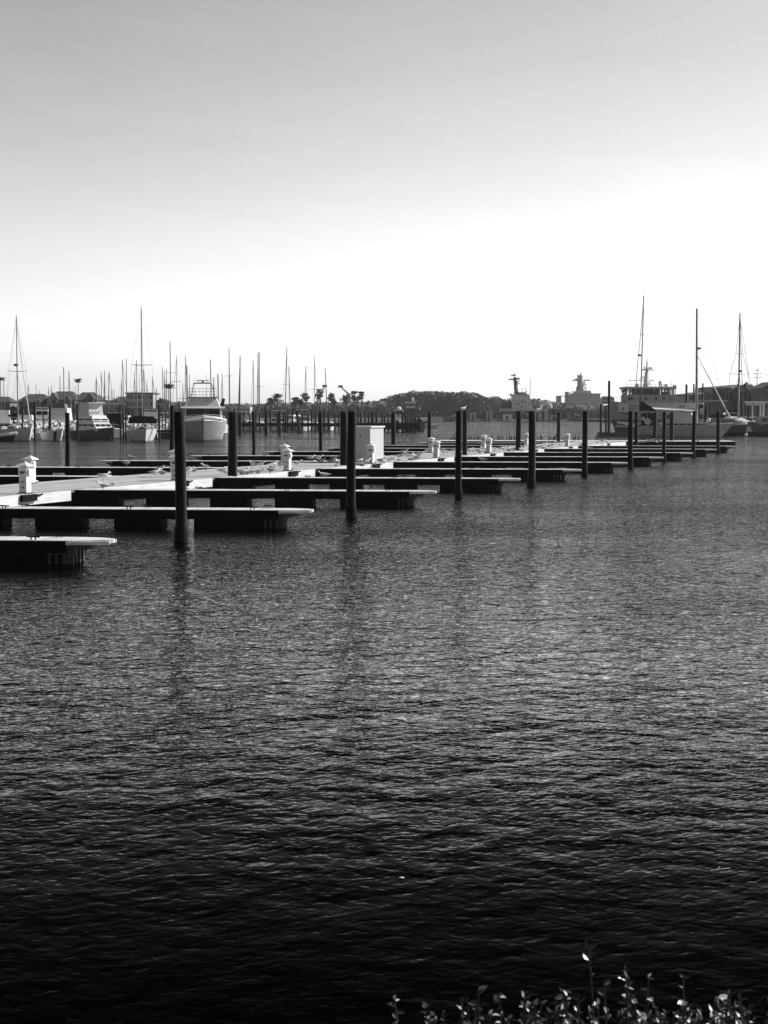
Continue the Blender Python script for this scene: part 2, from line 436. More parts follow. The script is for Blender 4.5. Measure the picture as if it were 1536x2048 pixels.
flabels_l = {
 1: 'left dock finger running off frame behind the two nearest pedestals',
 2: 'left dock finger with two small gaps, ending its view behind the leftmost slender piling',
 3: 'left-hand dock finger whose rounded tip points left, a single gull resting on it',
 4: 'left-hand dock finger starting behind the thick inner piling and second pedestal pair',
 5: 'left-hand dock finger with its tip just left of the white-capped pedestal pair',
 6: 'left-hand dock finger passing behind the big white dock box',
 7: 'left-hand dock finger ending left at the dark piling just right of the white dock box',
 8: 'farthest left-hand dock finger just in front of the row of black cormorants'}
for k in range(1, 9):
    d = 55.3 + 10.4 * k + .3
    B = edge(d) + DLEFT * DW
    # slide to the crossing of the finger line with the left edge
    place_finger(Vector((B.x, B.y - 1.2, 0)) + FN * (FW / 2) + FU * .15, FA + PI, flabels_l[k])

main = empty('main_dock', edge(24), DANG, 'wide main floating dock with bleached plank deck and sunlit white side, crowded with resting gulls', 'dock')
ML = (146 - 24) / 10.4 * DL
MB().box(0, ML, 0, DW, DK - .10, DK).build('deck', M_DECKM, main)
b = MB()
for k in range(-3, 9):
    x0 = (55.3 + 10.4 * k - 24) / 10.4 * DL
    b.box(max(0, x0 + .62 + .45), min(ML, x0 + DL - .35), -.05, .03, .16, DK - .012)
b.build('side_board', M_WHITEW, main)
MB().box(0, ML, DW - .02, DW + .04, .16, DK - .012).build('side_board', M_FASC, main)
b = MB(); b.box(0, ML, 0.035, DW - .03, .2, DK - .105); b.build('frame', M_FASC, main)
for k in range(26):
    x0 = 1.0 + k * 5.1
    for (y0, y1) in ((.25, 1.9), (2.7, 4.4)):
        MB().box(x0, x0 + 3.1, y0, y1, -.25, .215).build('float', M_FLOAT, main)
th = empty('dock_end_platform', edge(150), FA, 'far cross dock ending the main dock, black cormorants lined up on it', 'dock')
MB().box(-19.5, 9.6, -2.4, 2.4, DK - .1, DK + .006).build('deck', M_DECK, th)
MB().box(-19.5, 9.5, -2.44, -2.405, .1, DK - .02).build('side_board', M_FASC, th)
MB().box(9.605, 9.68, -2.4, 2.4, .1, DK - .02).build('end_board', M_WHITEW, th)
for k in range(6): MB().box(-19 + k * 4.7, -19 + k * 4.7 + 3.2, -2.2, 2.2, -.25, DK - .11).build('float', M_FLOAT, th)
b = MB()
for x in (-14, -7, 0, 6): cleat(b, x, -2.1, DK + .006)
b.build('cleats', M_BLACK, th)
# cleats of the main dock
for k in range(20):
    for y in (.3, DW - .3):
        b = MB(); cleat(b, 3 + k * 5.6 + (1 if y > 1 else 0), y, DK); b.build('cleat', M_BLACK if y < 1 else M_WHITED, main)

# power pedestals
def make_pedestal():
    r = empty('power_pedestal'); w = .15
    MB().box(-w, w, -w, w, 0.03, .62).add([], []).build('post', M_WHITED, r)
    MB().box(-w - .012, w + .012, -w - .012, w + .012, .622, .93, tx=.96, ty=.96).build('housing', M_WHITED, r)
    cap = MB(); cap.box(-.24, .24, -.24, .24, .95, .985); cap.box(-.24, .24, -.24, .24, .985, 1.10, tx=.12, ty=.12); cap.ell((0, 0, 1.11), (.03, .03, .035))
    cap.build('cap', M_WHITED, r)
    MB().box(-.11, .11, -.11, .11, .931, .951).build('light_lens', M_GLASS, r)
    for x in (-w - .075, w + .012):
        MB().side([(x, .70), (x + .06, .66), (x + .06, .84), (x, .88)], -.09, .09).build('socket_hood', M_WHITED, r)
    s_ = MB(); s_.box(-.09, .09, -w - .035, -w - .014, .70, .78); s_.box(-.06, .06, -w - .03, -w - .01, .40, .44); s_.box(-.05, .07, w + .014, w + .035, .7, .82)
    s_.box(-.03, .05, -w - .02, -w - .001, .18, .24)
    s_.build('outlet', M_DGREY, r)
    MB().box(-.2, .2, -.2, .2, 0, .032).build('base_plate', M_BLACK, r)
    return r
ped0 = make_pedestal(); pf = True
fend = MB().box(-.55, .55, -.14, .02, -.22, .03); 
def ped(p, label):
    global pf
    o = ped0 if pf else copy_tree(ped0); pf = False
    o.location = (p.x, p.y, DK); o.rotation_euler = (0, 0, DANG - PI / 2)
    tag(o, label, 'power pedestal', 'white power pedestals along the main dock')
pr = ['nearest white power pedestal with pyramid cap, at the left on the dock edge', None,
      'right one of the power pedestal pair left of the big white dock box', 'power pedestal standing right in front of the big white dock box',
      'right one of the pedestal pair between the white box and the paired dark pilings', 'right one of the pedestal pair midway between the two tall paired pilings',
      None, 'lone far power pedestal between the two right-hand outer pilings']
hid = {1: 'power pedestal nearly hidden behind the nearest thick piling', 6: 'far power pedestal mostly hidden behind the fourth outer piling'}
for i in range(8):
    d = 52.4 + 10.4 * i
    ped(edge(d + (.25 if i == 0 else 0)) + DLEFT * .22, pr[i] or hid[i])
    q = MB().box(-.45, .45, -.16, -.055, -.24, .0); q.tube((.45, -.1, -.06), (.85, -.1, -.03), .03)
    tag(q.build('dock_bumper', M_BLACK, None, tuple(edge(d) + Vector((0, 0, DK - .02))), DANG), 
        ['black rubber bumper on the dock side under the nearest pedestal', 'black rubber bumper behind the nearest thick piling', 'black rubber bumper below the pedestal left of the white box',
         'black rubber bumper below the pedestal in front of the white box', 'black rubber bumper below the pedestal right of the white box', 'black rubber bumper below the pedestal between the paired pilings',
         'black rubber bumper behind the fourth outer piling', 'small black bumper below the far lone pedestal'][i], 'dock bumper', 'black bumpers on the side of the main dock')
lx = [62, 350, 569.5, 736, 862, 966.6, 1051.6]
ll = ['power pedestal standing just behind the nearest one at the left', 'pedestal sliver visible at the left flank of the nearest thick piling', 'left, rear one of the power pedestal pair left of the white dock box',
      'rear power pedestal half hidden against the grey face of the white dock box', 'left, rear pedestal of the pair right of the white dock box', 'left, rear pedestal of the pair between the tall paired pilings',
      'pedestal peeking out left of the fourth outer piling']
for x_, l_ in zip(lx, ll):
    u = (x_ - 768) / FPX * 1.0022
    # left edge line: X = .3846 d + c
    E0 = edge(55.3) + DLEFT * (DW - .35); c0 = E0.x - .3846 * E0.y
    d = c0 / (u - .3846)
    ped(Vector((u * d, d, 0)), l_)
# white dock box
bx, by = at(735, 925, DK)
box = empty('dock_storage_box', (bx - .1, by + 1.5, DK), DANG - PI / 2 - R(4), 'tall plain white utility cabinet with flat lid standing on the main dock', 'utility cabinet')
MB().box(-.95, .72, -.95, .85, 0.02, 1.98).build('body', M_BOX, box)
MB().box(-1.0, .80, -1.0, .90, 1.982, 2.06).build('lid', M_WHITE, box)
MB().box(.05, .14, -.975, -.952, 1.45, 1.55).build('latch', M_DGREY, box)
MB().box(-.85, .60, -.958, -.951, .1, 1.85).build('door', M_BOX, box)

# ------------------------------------------------------------------ pilings
def piling(x, ytop, d, w, label, lean=0.0, zb=-.6, m=M_PILE, ybase=None, grp=None, wet=True, cat='piling'):
    """x: pixel column at the base, d distance, w pixel width"""
    r = w / FPX * d / 2; z1 = zat(ytop, d); X = xat(x, d, (ytop + 850) / 2 if d > 80 else 930)
    if lean == 0: lean = random.uniform(-.012, .012)
    X -= lean * 1.2
    mb = MB(); n = 14 if d < 130 else 8; segs = 9 if d < 130 else 3
    ph = random.uniform(0, 6); rings = []
    for k in range(segs + 1):
        t = k / segs; z = zb + (z1 - zb) * t
        rr = r * (1.05 - .09 * t) ; ox = math.sin(ph + t * 3) * r * .10 + lean * (z) ; oy = math.cos(ph + t * 2) * r * .10
        rings.append([(ox + rr * math.cos(2 * PI * i / n) * (1 + .04 * math.sin(ph + i * 2.3)), oy + rr * math.sin(2 * PI * i / n), z) for i in range(n)])
    rings.append([(p[0] * .93, p[1] * .93, z1 + r * .12) for p in rings[-1]])
    mb.loft(rings)
    o = mb.build('piling', m, None, (X, d, 0), smooth=False)
    for p_ in o.data.polygons: p_.use_smooth = abs(p_.normal.z) < .7
    tag(o, label, cat, grp)
    if wet and d < 130:
        wmb = MB(); rr = []
        for z, f in ((-.5, 1.12), (.0, 1.2), (.22, 1.17), (.38, 1.06)):
            rr.append([((f * r) * math.cos(2 * PI * i / n) * (1 + .05 * random.random()), (f * r) * math.sin(2 * PI * i / n), z + .05 * random.random()) for i in range(n)])
        wmb.loft(rr, cap=True).build('barnacle_band', M_PILEWET, o)
    return o
GO = 'dark outer pilings standing in the water past the finger tips'
piling(360, 825, 39.2, 22.5, 'nearest and thickest dark piling, standing in open water at the left', grp=GO)
piling(703, 824, 48.5, 18, 'thick outer piling, second nearest, in water in front of the white dock box', grp=GO)
piling(917.5, 823, 59.5, 12.5, 'outer piling with a bright sunlit right edge, before the paired inner one', grp=GO)
piling(1063, 823, 69.3, 14.5, 'outer piling in the water right of the dark ship mast on the far shore', grp=GO)
piling(1170, 823, 80.5, 11, 'outer piling in front of the distant grey warship', grp=GO)
piling(1261.5, 823, 91, 10, 'outer piling in front of the grey patrol ship hull', grp=GO)
piling(1329, 824, 103, 7, 'thin outer piling in front of the pale tent cover of the sailboat', grp=GO)
piling(1388, 823, 114, 7.5, 'outer piling directly under the tall raked sailboat mast', grp=GO)
piling(1437, 823, 124.5, 6.8, 'farthest right outer piling, before the sailboat bow', grp=GO)
GI = 'dark inner pilings rising through the main dock'
piling(465, 825, 67.5, 19, 'thick inner piling rising through the dock between the two nearest outer ones', grp=GI, wet=False)
piling(687.5, 825, 81, 15, 'inner piling right behind the second nearest outer piling, left of the white box', grp=GI, wet=False)
piling(930, 823, 100.5, 9.5, 'inner piling half hidden behind the outer one with the bright edge', grp=GI, wet=False)
piling(1037, 823, 112, 10.5, 'inner piling just left of the outer piling by the dark ship mast', grp=GI, wet=False)
piling(1273, 824, 138, 7.5, 'inner piling close right of the outer one before the patrol ship', grp=GI, wet=False)
piling(1117, 825, 149, 7.5, 'thin inner piling alone among the cormorants on the far dock', grp=GI, wet=False)
piling(1310, 825, 149.5, 7.5, 'inner piling rising from the far dock platform left of the tent cover', grp=GI, wet=False)
piling(1344, 825, 150.5, 8, 'rightmost inner piling on the far dock platform, in front of the tent cover', grp=GI, wet=False)
GL = 'slender pilings standing at the left-hand finger tips'
piling(134, 826, 84, 9.5, 'leftmost slender piling standing alone in the water behind the left fingers', grp=GL)
piling(343.5, 810, 94, 8.5, 'slightly taller piling hugging the left flank of the nearest thick one', grp=GL)
piling(507, 824, 106, 6.8, 'slender piling right of the thick inner one, standing in open water', grp=GL)
piling(641, 824, 118, 7, 'slender piling in open water before the far piling pier', grp=GL)
piling(787, 825, 139, 9, 'piling standing just right of the white dock box lid', grp=GL)
piling(859, 825, 152, 8, 'piling rising behind the pedestal pair, right of the tugboat bow', grp=GL)
# tall far ones on the right, by the floating boom
GR = 'tall pilings around the patrol ship berth'
piling(1218, 762, 210, 5, 'tallest piling left of the patrol ship, on the floating boom', grp=GR)
piling(1202, 813, 211, 3.4, 'shorter left piling on the floating boom', grp=GR)
piling(1212, 812, 211.5, 3.6, 'short piling close beside the tallest one on the floating boom', grp=GR)
piling(1372.5, 769, 245, 4.5, 'tall piling left of the raked sailboat mast', grp=GR)
piling(1386.5, 768, 247, 3.5, 'tall piling hidden partly behind the raked sailboat mast', grp=GR)
piling(1404.5, 767, 249, 3.4, 'tall piling right of the raked sailboat mast', grp=GR)
piling(1398, 813, 226, 4.2, 'short dark piling right behind the raked mast', grp=GR)
piling(1411, 813, 228, 6.5, 'thick short piling left of the domed white cabin', grp=GR)
piling(1420, 813, 227, 3, 'thin short piling between the thick one and the domed cabin', grp=GR)
piling(1497, 812, 222, 3.5, 'short piling at the far right beside the low white float', grp=GR)
piling(1515, 812, 224, 3.5, 'rightmost short piling behind the low white float', grp=GR)
# left marina pilings
GM = 'pilings between the moored boats on the left'
for x_, yt, d_, w_, l_ in [(28, 813, 190, 3.6, 'marina piling in front of the leftmost tall mast boat'), (45, 812, 192, 4, 'marina piling right behind the leftmost sailboat hull'), (69, 804, 176, 4.5, 'tall marina piling between the leftmost sailboat and the small open boat'),
                           (99.5, 811, 193, 5.2, 'thick marina piling behind the small open white boat'), (86, 829, 205, 2.6, 'small low piling behind the small open boat'), (154.5, 810, 176, 4.2, 'marina piling left of the sport fishing boat'), (240.5, 809, 177, 3.6, 'left one of three pilings right of the sport fishing boat'),
                           (246.5, 809, 178, 3.2, 'middle one of three pilings right of the sport fishing boat'), (251.5, 810, 180, 3, 'right one of three pilings, touching the canopy sailboat'), (318, 810, 181, 4.6, 'marina piling between the canopy sailboat and the motor yacht'),
                           (324.5, 826, 205, 2.5, 'low thin piling left of the motor yacht'), (331, 824, 206, 2.4, 'low thin piling closest to the motor yacht')]:
    piling(x_, yt, d_, w_, l_, grp=GM)
# cluster pier in the middle
pier = empty('old_timber_pier', (xat(645, 262), 262, 0), 0, 'long low dark timber pier in the middle distance, thick with old pilings', 'pier')
PX = lambda x_, d_: xat(x_, d_) - pier.location.x
b = MB()
b.box(PX(452, 262), PX(700, 262), -1.5, 1.5, zat(851.5, 262), zat(846, 262)); b.box(PX(700, 258), PX(836, 258), -3.5, 2, zat(859, 258), zat(846, 258))
b.box(PX(452, 262), PX(836, 262), 5, 6, zat(853, 268), zat(849, 268))
b.build('deck', M_FASC, pier)
rnd = random.Random(3)
gp = []
special = [(480, 826, 7.5, 870, 0), (531, 812, 4, 869, 0), (532.5, 826, 7, 869, 0), (541, 823, 3.8, 863, 0), (559, 823, 6, 870, 0), (571, 824, 4, 862, 0), (585, 823, 4.5, 862, 0), (597, 822, 5.5, 866, -.11), (623, 823, 3.2, 861, 0), (631, 820, 3.2, 861, 0), (648, 824, 4, 862, 0), (657, 822, 4.4, 862, 0), (475, 826, 4, 862, 0), (487, 825, 3.4, 862, 0), (745, 824, 7, 861, 0), (753, 824, 5, 862, 0)]
pl = []
for x_, yt, w_, yb, ln in special: pl.append((x_, yt, dat(yb), w_, ln))
x_ = 456
while x_ < 835:
    dense = x_ > 710
    if not any(abs(x_ - q[0]) < 3 for q in pl):
        pl.append((x_, rnd.uniform(824, 828) if not dense or rnd.random() < .6 else rnd.uniform(826, 836), rnd.uniform(258, 270), rnd.uniform(2.4, 3.4) if not dense else rnd.uniform(3, 4.6), rnd.uniform(-.02, .02)))
    x_ += rnd.uniform(4.6, 8.5) if dense else rnd.uniform(7, 14)
for x_, yt, dd, w_, ln in pl:
    if x_ < 500: l_ = 'old piling of the far pier right of the motor yacht'
    elif ln < -.05: l_ = 'leaning old piling of the far pier, tilted to the left'
    elif yt == 812: l_ = 'thin taller post of the far pier with a sharp top'
    elif x_ < 610: l_ = 'old dark piling of the far pier between the bare masts'
    elif x_ < 700: l_ = 'old dark piling of the far pier below the lone pines'
    elif x_ < 780: l_ = 'old dark piling of the far pier left of the tugboat'
    else: l_ = 'old dark piling at the dense right end of the far pier by the tugboat'
    piling(x_, yt, dd, w_, l_, lean=ln, grp='old pilings of the far pier', wet=False)
# floating boom
bm = empty('floating_boom', (xat(1226, 209), 208.5, 0), R(-3), 'dark floating log boom lying in the water left of the patrol ship', 'boom')
MB().tube((-2.2, 0, .25), (2.4, 0, .25), .38, .38, 12).build('log', M_DGREY, bm, smooth=True)
MB().tube((-1.6, -.5, .0), (5.6, -.5, .0), .3, .3, 12).build('log', M_DGREY, bm, smooth=True)
MB().box(-1.8, 2.0, .5, 1.3, .3, .5).build('catwalk', M_FASC, bm)

# ------------------------------------------------------------------ boats
def ringset(Lh, B, sb, ss, rake, tw, wl=.80, n=14, draft=.35, full=2.2):
    """stations of a hull from stern (-L/2) to bow (+L/2); returns rings and sheer line"""
    rings = []; sheer = []
    for i in range(n + 1):
        t = i / n
        w = tw + (1 - tw) * min(1, t / .45) ** .8 if t < .45 else 1 - ((t - .45) / .55) ** full * .985
        w *= B / 2
        z = ss + (sb - ss) * t ** 1.8
        def xx(h):                       # rake: x moves aft towards the waterline
            return -Lh / 2 + Lh * t - rake * (1 - h) * t ** 5 + .25 * (1 - h) * (1 - t) ** 6
        kw = wl * (1 - .25 * t ** 4)
        prof = [(w, 1.0), (w * .965, .62), (w * (kw + .05), .22), (w * kw, 0.0), (w * .55, -draft / z)]
        ring = [(xx(h), -y, z * h) for y, h in prof] + [(xx(-.4), 0, -draft)] + [(xx(h), y, z * h) for y, h in reversed(prof)]
        rings.append(ring); sheer.append((xx(1), w, z))
    return rings, sheer
def hull_parts(root, hm, Lh, B, sb, ss, rake, tw, deckm=None, wl=.8, stripe=None, full=2.2):
    rings, sheer = ringset(Lh, B, sb, ss, rake, tw, wl, full=full)
    n = len(rings[0]); mb = MB(); vs = [p for r in rings for p in r]; fs = []
    for k in range(len(rings) - 1):
        for i in range(n - 1): fs.append((k * n + i, (k + 1) * n + i, (k + 1) * n + i + 1, k * n + i + 1))
    fs.append(tuple(range(n)))
    mb.add(vs, fs); h = mb.build('hull', hm, root)
    for p in h.data.polygons: p.use_smooth = True
    try: h.data.set_sharp_from_angle(angle=R(40))
    except Exception: pass
    d = MB(); vs = []; fs = []
    for x_, w, z in sheer: vs += [(x_, -w * .96, z - .05), (x_, 0, z + .02), (x_, w * .96, z - .05)]
    for k in range(len(sheer) - 1):
        a = k * 3; fs += [(a, a + 3, a + 4, a + 1), (a + 1, a + 4, a + 5, a + 2)]
    d.add(vs, fs); d.build('deck', deckm or M_GEL, root)
    r = MB()
    for sgn in (-1, 1):
        r.path([(x_, sgn * w * 1.01, z - .02) for x_, w, z in sheer], .045, 5)
    r.build('rub_rail', stripe or M_WHITE, root)
    return sheer
def house(root, name, m, x0, x1, w, z0, z1, fr=.3, back=.1, side=.9, wins=None, wz=(.35, .8), glass=M_GLASS, roof=None):
    """a cabin tier: tapered box, raked front, with window strips as sub-parts"""
    mb = MB(); h = z1 - z0
    b = [(x0, -w), (x1, -w * .92), (x1, w * .92), (x0, w)]
    t = [(x0 + back * h, -w * side), (x1 - fr * h, -w * side * .9), (x1 - fr * h, w * side * .9), (x0 + back * h, w * side)]
    mb.add([(x, y, z0) for x, y in b] + [(x, y, z1) for x, y in t], [(0, 3, 2, 1), (4, 5, 6, 7), (0, 1, 5, 4), (1, 2, 6, 5), (2, 3, 7, 6), (3, 0, 4, 7)])
    o = mb.build(name, m, root)
    if wins:
        def P(u, v, f):                     # point on the wall, u along, v up
            za = z0 + h * v
            if f == 'front':
                xa = x1 + (x1 - fr * h - x1) * v + .02; yy = w * (.92 + (side * .9 - .92) * v)
                return (xa, -yy + 2 * yy * u, za)
            sgn = -1 if f == 'port' else 1
            xa0 = x0 + back * h * v; xa1 = x1 - fr * h * v
            y0 = w * (1 + (side - 1) * v); y1 = w * (.92 + (side * .9 - .92) * v)
            return (xa0 + (xa1 - xa0) * u, sgn * (y0 + (y1 - y0) * u + .02), za)
        for f, n in (('front', wins[0]), ('port', wins[1]), ('star', wins[1])):
            for k in range(n):
                g = .07 / 1
                u0, u1 = (k + .06) / n, (k + .94) / n
                u0, u1 = .03 + .94 * u0, .03 + .94 * u1
                q = [P(u0, wz[0], f), P(u1, wz[0], f), P(u1, wz[1], f), P(u0, wz[1], f)]
                MB().add(q, [(0, 1, 2, 3)]).build('window', glass, o)
    if roof:
        r = MB(); e = roof
        r.box(x0 - e * .3 + back * h, x1 - fr * h + e, -w * side - e * .3, w * side + e * .3, z1 + .002, z1 + .09); r.build('roof', M_WHITE, o)
    return o
def mast_parts(root, x, z0, ht, r, m=None, rake=0.0, spreaders=((.45, 1.1),), stays=(), boom=None, cover=None, radar=None, shroud_w=1.4, thin=.012, furl=None):
    m = m or M_ALU
    top = (x - rake * ht, 0, z0 + ht)
    ms = MB().tube((x, 0, z0), top, r, r * .7, 8); ms.tube(top, (top[0], 0, top[2] + .35), .02, n=5); ms.box(top[0] - .15, top[0] + .12, -.03, .03, top[2], top[2] + .06)
    mo = ms.build('mast', m, root)
    def on(f): return Vector((x - rake * ht * f, 0, z0 + ht * f))
    for f, w in spreaders:
        p = on(f); MB().tube(p + Vector((0, -w, .05)), p, .035, .045, 6).tube(p, p + Vector((0, w, .05)), .045, .035, 6).build('spreader', m, mo)
    wb = MB()
    for sgn in (-1, 1):
        pts = [on(.98)] + [on(f) + Vector((0, sgn * w, .05)) for f, w in sorted(spreaders, reverse=True)] + [Vector((x - .2, sgn * shroud_w, z0 - .3))]
        wb.path(pts, thin, 4)
        if spreaders: wb.path([on(spreaders[0][0]), Vector((x + .1, sgn * shroud_w * .9, z0 - .3))], thin, 4)
    for s_ in stays: wb.path([on(s_[1]), Vector(s_[0])], thin, 4)
    wb.build('rigging', M_WIRE, root)
    if furl: MB().tube(Vector(furl[0]) + Vector((0, 0, .6)), on(furl[1]), furl[2], furl[2] * .35, 6).build('furled_sail', furl[3] if len(furl) > 3 else M_CREAM, root)
    if boom:
        bz, bl = boom
        MB().tube((x - .1, 0, z0 + bz), (x - bl, 0, z0 + bz + .15), .07, .06, 8).build('boom', m, root)
        if cover: 
            c = MB(); rings = []
            for k in range(7):
                t = k / 6; rr = .26 * (1 - .5 * t) + .02 * math.sin(k * 2.1)
                rings.append([(x - .15 - bl * .95 * t, rr * .7 * math.cos(a), z0 + bz + .18 + rr * .4 + rr * math.sin(a)) for a in [i * PI / 4 for i in range(8)]])
            c.loft(rings); c.build('sail_cover', cover, root)
    if radar:
        f, s_ = radar; p = on(f) + Vector((.35 * s_, 0, 0))
        MB().lathe([(.05, p.z - .15), (.28, p.z - .12), (.32, p.z), (.25, p.z + .13), (.05, p.z + .15)], p.x, 0, 10).box(min(p.x, p.x - .35 * s_), max(p.x, p.x - .35 * s_), -.03, .03, p.z - .2, p.z - .16).build('radar_dome', M_DGREY, root)
    return on
def rails(root, sheer, h=.6, n0=2, m=None):
    b = MB()
    for sgn in (-1, 1):
        top = [(x_, sgn * w * .93, z + h) for x_, w, z in sheer[n0:]]
        b.path(top, .018, 4)
        for x_, y_, z_ in top[::2]: b.tube((x_, y_, z_ - h), (x_, y_, z_), .015, n=4)
    b.build('rail', m or M_ALU, root)

def sailboat(label, x, d, heading, L=10, B=3.2, fb=1.2, mast_top=700, mastx=.05, hullm=None, deckm=None, cover=None, canopy=None, rake=0.0, group=None, spreaders=((.45, 1.1),), clutter=0, radar=None, seed=1, furl=None, mr=.085, mm=None, mast_px=None):
    rr = random.Random(seed)
    root = empty('sailboat', (xat(x, d), d, 0), R(heading), label, 'sailboat', group)
    sh = hull_parts(root, hullm or M_GEL, L, B, fb * 1.25, fb, L * .07, .62, deckm)
    house(root, 'cabin', M_GEL, -L * .12, L * .2, B * .28, fb + .02, fb + .5, .9, .2, .85, (2, 4), (.3, .75))
    z0 = fb + .5; ht = zat(mast_top, d) - z0
    mast_parts(root, L * mastx, z0, ht, mr, mm, rake, spreaders, [((L / 2 - .2, 0, fb * 1.25), .97), ((-L / 2 + .2, 0, fb), 1.0)], (1.0, L * .34), cover or M_CANVAS, radar, B * .45, furl=furl and ((L / 2 - .25, 0, fb * 1.25), .93, .07))
    rails(root, sh)
    if canopy:
        c = MB(); rings = []
        for k in range(6):
            t = k / 5; xx_ = -L * .42 + L * .3 * t; rings.append([(xx_, -B * .40, fb + .55 + .5 * math.sin(PI * (.25 + t * .5))), (xx_, -B * .36, fb + 1.5 + .2 * math.sin(PI * t)), (xx_, 0, fb + 1.65 + .25 * math.sin(PI * t)), (xx_, B * .36, fb + 1.5 + .2 * math.sin(PI * t)), (xx_, B * .40, fb + .55 + .5 * math.sin(PI * (.25 + t * .5))), (xx_, 0, fb + 1.45)])
        c.loft(rings); c.build('cockpit_canopy', canopy, root)
        c2 = MB(); c2.box(L * .16, L * .2, -B * .45, B * .45, fb + .9, fb + 1.5); c2.box(L * .2, L * .24, -B * .36, B * .36, fb + 1.2, fb + 1.75); 
        c2.build('dodger', canopy, root)
        fr_ = MB()
        for yy in (-B * .38, B * .38):
            for xx_ in (-L * .4, -L * .25, -L * .13): fr_.tube((xx_, yy, fb), (xx_ + .1, yy * .95, fb + 1.5), .02, n=4)
        fr_.build('canopy_frame', M_ALU, root)
    if clutter:
        for k in range(clutter):
            m = rr.choice([M_WHITE, M_CREAM, M_DGREY, M_BLACK, M_WHITE])
            xx_, yy = rr.uniform(-L * .2, L * .42), rr.uniform(-B * .35, B * .35)
            yy *= 1 - max(0, xx_ / L * 1.4)
            q = MB()
            kind = rr.choice(['fender', 'box', 'coil', 'hatch'])
            if kind == 'fender': q.tube((xx_, yy, fb + .15), (xx_ + .1, yy, fb + .75), .13, .13, 8)
            elif kind == 'coil': q.lathe([(.2, fb + .05), (.3, fb + .15), (.28, fb + .3), (.12, fb + .35)], xx_, yy, 8)
            elif kind == 'hatch': q.box(xx_, xx_ + .5, yy - .25, yy + .25, fb, fb + .3, rr.random(), .8, .8)
            else: q.box(xx_, xx_ + .45, yy, yy + .3, fb, fb + .45, rr.random(), .9, .9)
            q.build({'fender': 'fender', 'coil': 'rope_coil', 'hatch': 'hatch', 'box': 'locker'}[kind], m, root)
        for s_ in (-1, 1):
            MB().tube((L * .1, s_ * B * .53, .25), (L * .1, s_ * B * .52, .95), .14, .14, 8).build('fender', M_WHITE, root)
    # pulpit and anchor
    MB().path([(L / 2 - .9, -.45, fb * 1.25 + .55), (L / 2 + .1, 0, fb * 1.25 + .6), (L / 2 - .9, .45, fb * 1.25 + .55)], .025, 5).tube((L / 2 + .1, 0, fb * 1.2), (L / 2 + .1, 0, fb * 1.25 + .6), .025, n=5).build('pulpit', M_ALU, root)
    return root

# --- left row
sailboat('white cluttered-deck sailboat moored at the far left, with the leftmost tall mast and crosstrees', 33, 184, -56, 9.6, 3.1, 1.25, 634, .05, M_GEL, M_CREAM, M_CANVAS, None, .0, None, ((.50, 1.15),), 14, (.56, -1), 5, furl=True)
sailboat('white sailboat with a black cockpit canopy and the tallest mast on the left', 284, 184, -76, 10.5, 3.5, 1.15, 617, .05, M_GEL, M_CREAM, M_CANVAS, M_CANVAS, 0, None, ((.52, 1.25),), 10, None, 9)
# small open boat
r = empty('open_boat', (xat(107, 181), 181, 0), R(-52), 'small open white boat with a dark stripe near its bow, between two marina pilings', 'boat')
hull_parts(r, M_WHITE, 4.6, 1.75, 1.35, 1.05, .5, .8, M_GREY)
MB().box(-1.5, -1.2, -.7, .7, .7, .95).box(.1, .4, -.75, .75, .7, .95).build('thwart', M_CREAM, r)
MB().box(-2.5, -2.25, -.2, .2, .3, 1.5, 0, .8, .8).build('outboard_motor', M_DGREY, r)
MB().tube((-.2, .0, .9), (-.2, 0, 1.55), .16, .1, 8).build('console', M_WHITE, r)
MB().side([(1.35, .02), (1.6, .02), (1.75, 1.1), (1.45, 1.1)], -.70, -.50).build('bow_stripe', M_BLACK, r)
# dinghy corner bottom left
r = empty('dinghy', (xat(4, 176), 176, 0), R(-15), 'dinghy bow with a white tube entering at the far left edge', 'boat')
hull_parts(r, M_BLACK, 3.6, 1.7, .8, .55, .5, .8, M_CREAM)
MB().path([(.2, -.75, .7), (1.2, -.55, .85), (1.85, 0, 1.0), (1.2, .55, .85), (.2, .75, .7)], .17, 8).build('tube', M_WHITE, r)
# sport fisher
r = empty('sport_fishing_boat', (xat(190, 188), 188, 0), R(-48), 'grey-hulled sport fishing boat with white cabin and grey enclosed flybridge', 'motor boat')
sh = hull_parts(r, M_HULLD, 8.6, 3.3, 1.55, 1.1, 1.3, .9, M_WHITE, .72)
house(r, 'cabin', M_WHITE, -2.6, 2.6, 1.35, 1.1, 2.3, 1.1, .1, .93, (3, 3), (.45, .68))
house(r, 'coachroof', M_WHITE, -2.4, 1.5, 1.25, 2.3, 3.0, .9, .0, .9, (2, 2), (.15, .4))
e = house(r, 'flybridge_enclosure', M_TAN, -2.1, .3, 1.15, 3.0, 4.5, .15, .12, .86, None)
MB().box(-2.2, .5, -1.2, 1.2, 4.52, 4.62).build('hardtop', M_WHITE, r)
for y_ in (-.5, 0, .5): MB().ell((.35, y_, 3.5), (.12, .12, .12)).build('spotlight', M_WHITE, r)
MB().tube((-1.5, -1.3, 1.2), (-2.6, -1.7, 7.2), .03, .012, 5).tube((-1.5, 1.3, 1.2), (-2.6, 1.7, 7.2), .03, .012, 5).tube((-.5, .6, 4.6), (-.9, .6, 7.0), .02, .01, 5).build('outrigger', M_WIRE, r)
rails(r, sh, .55, 7)
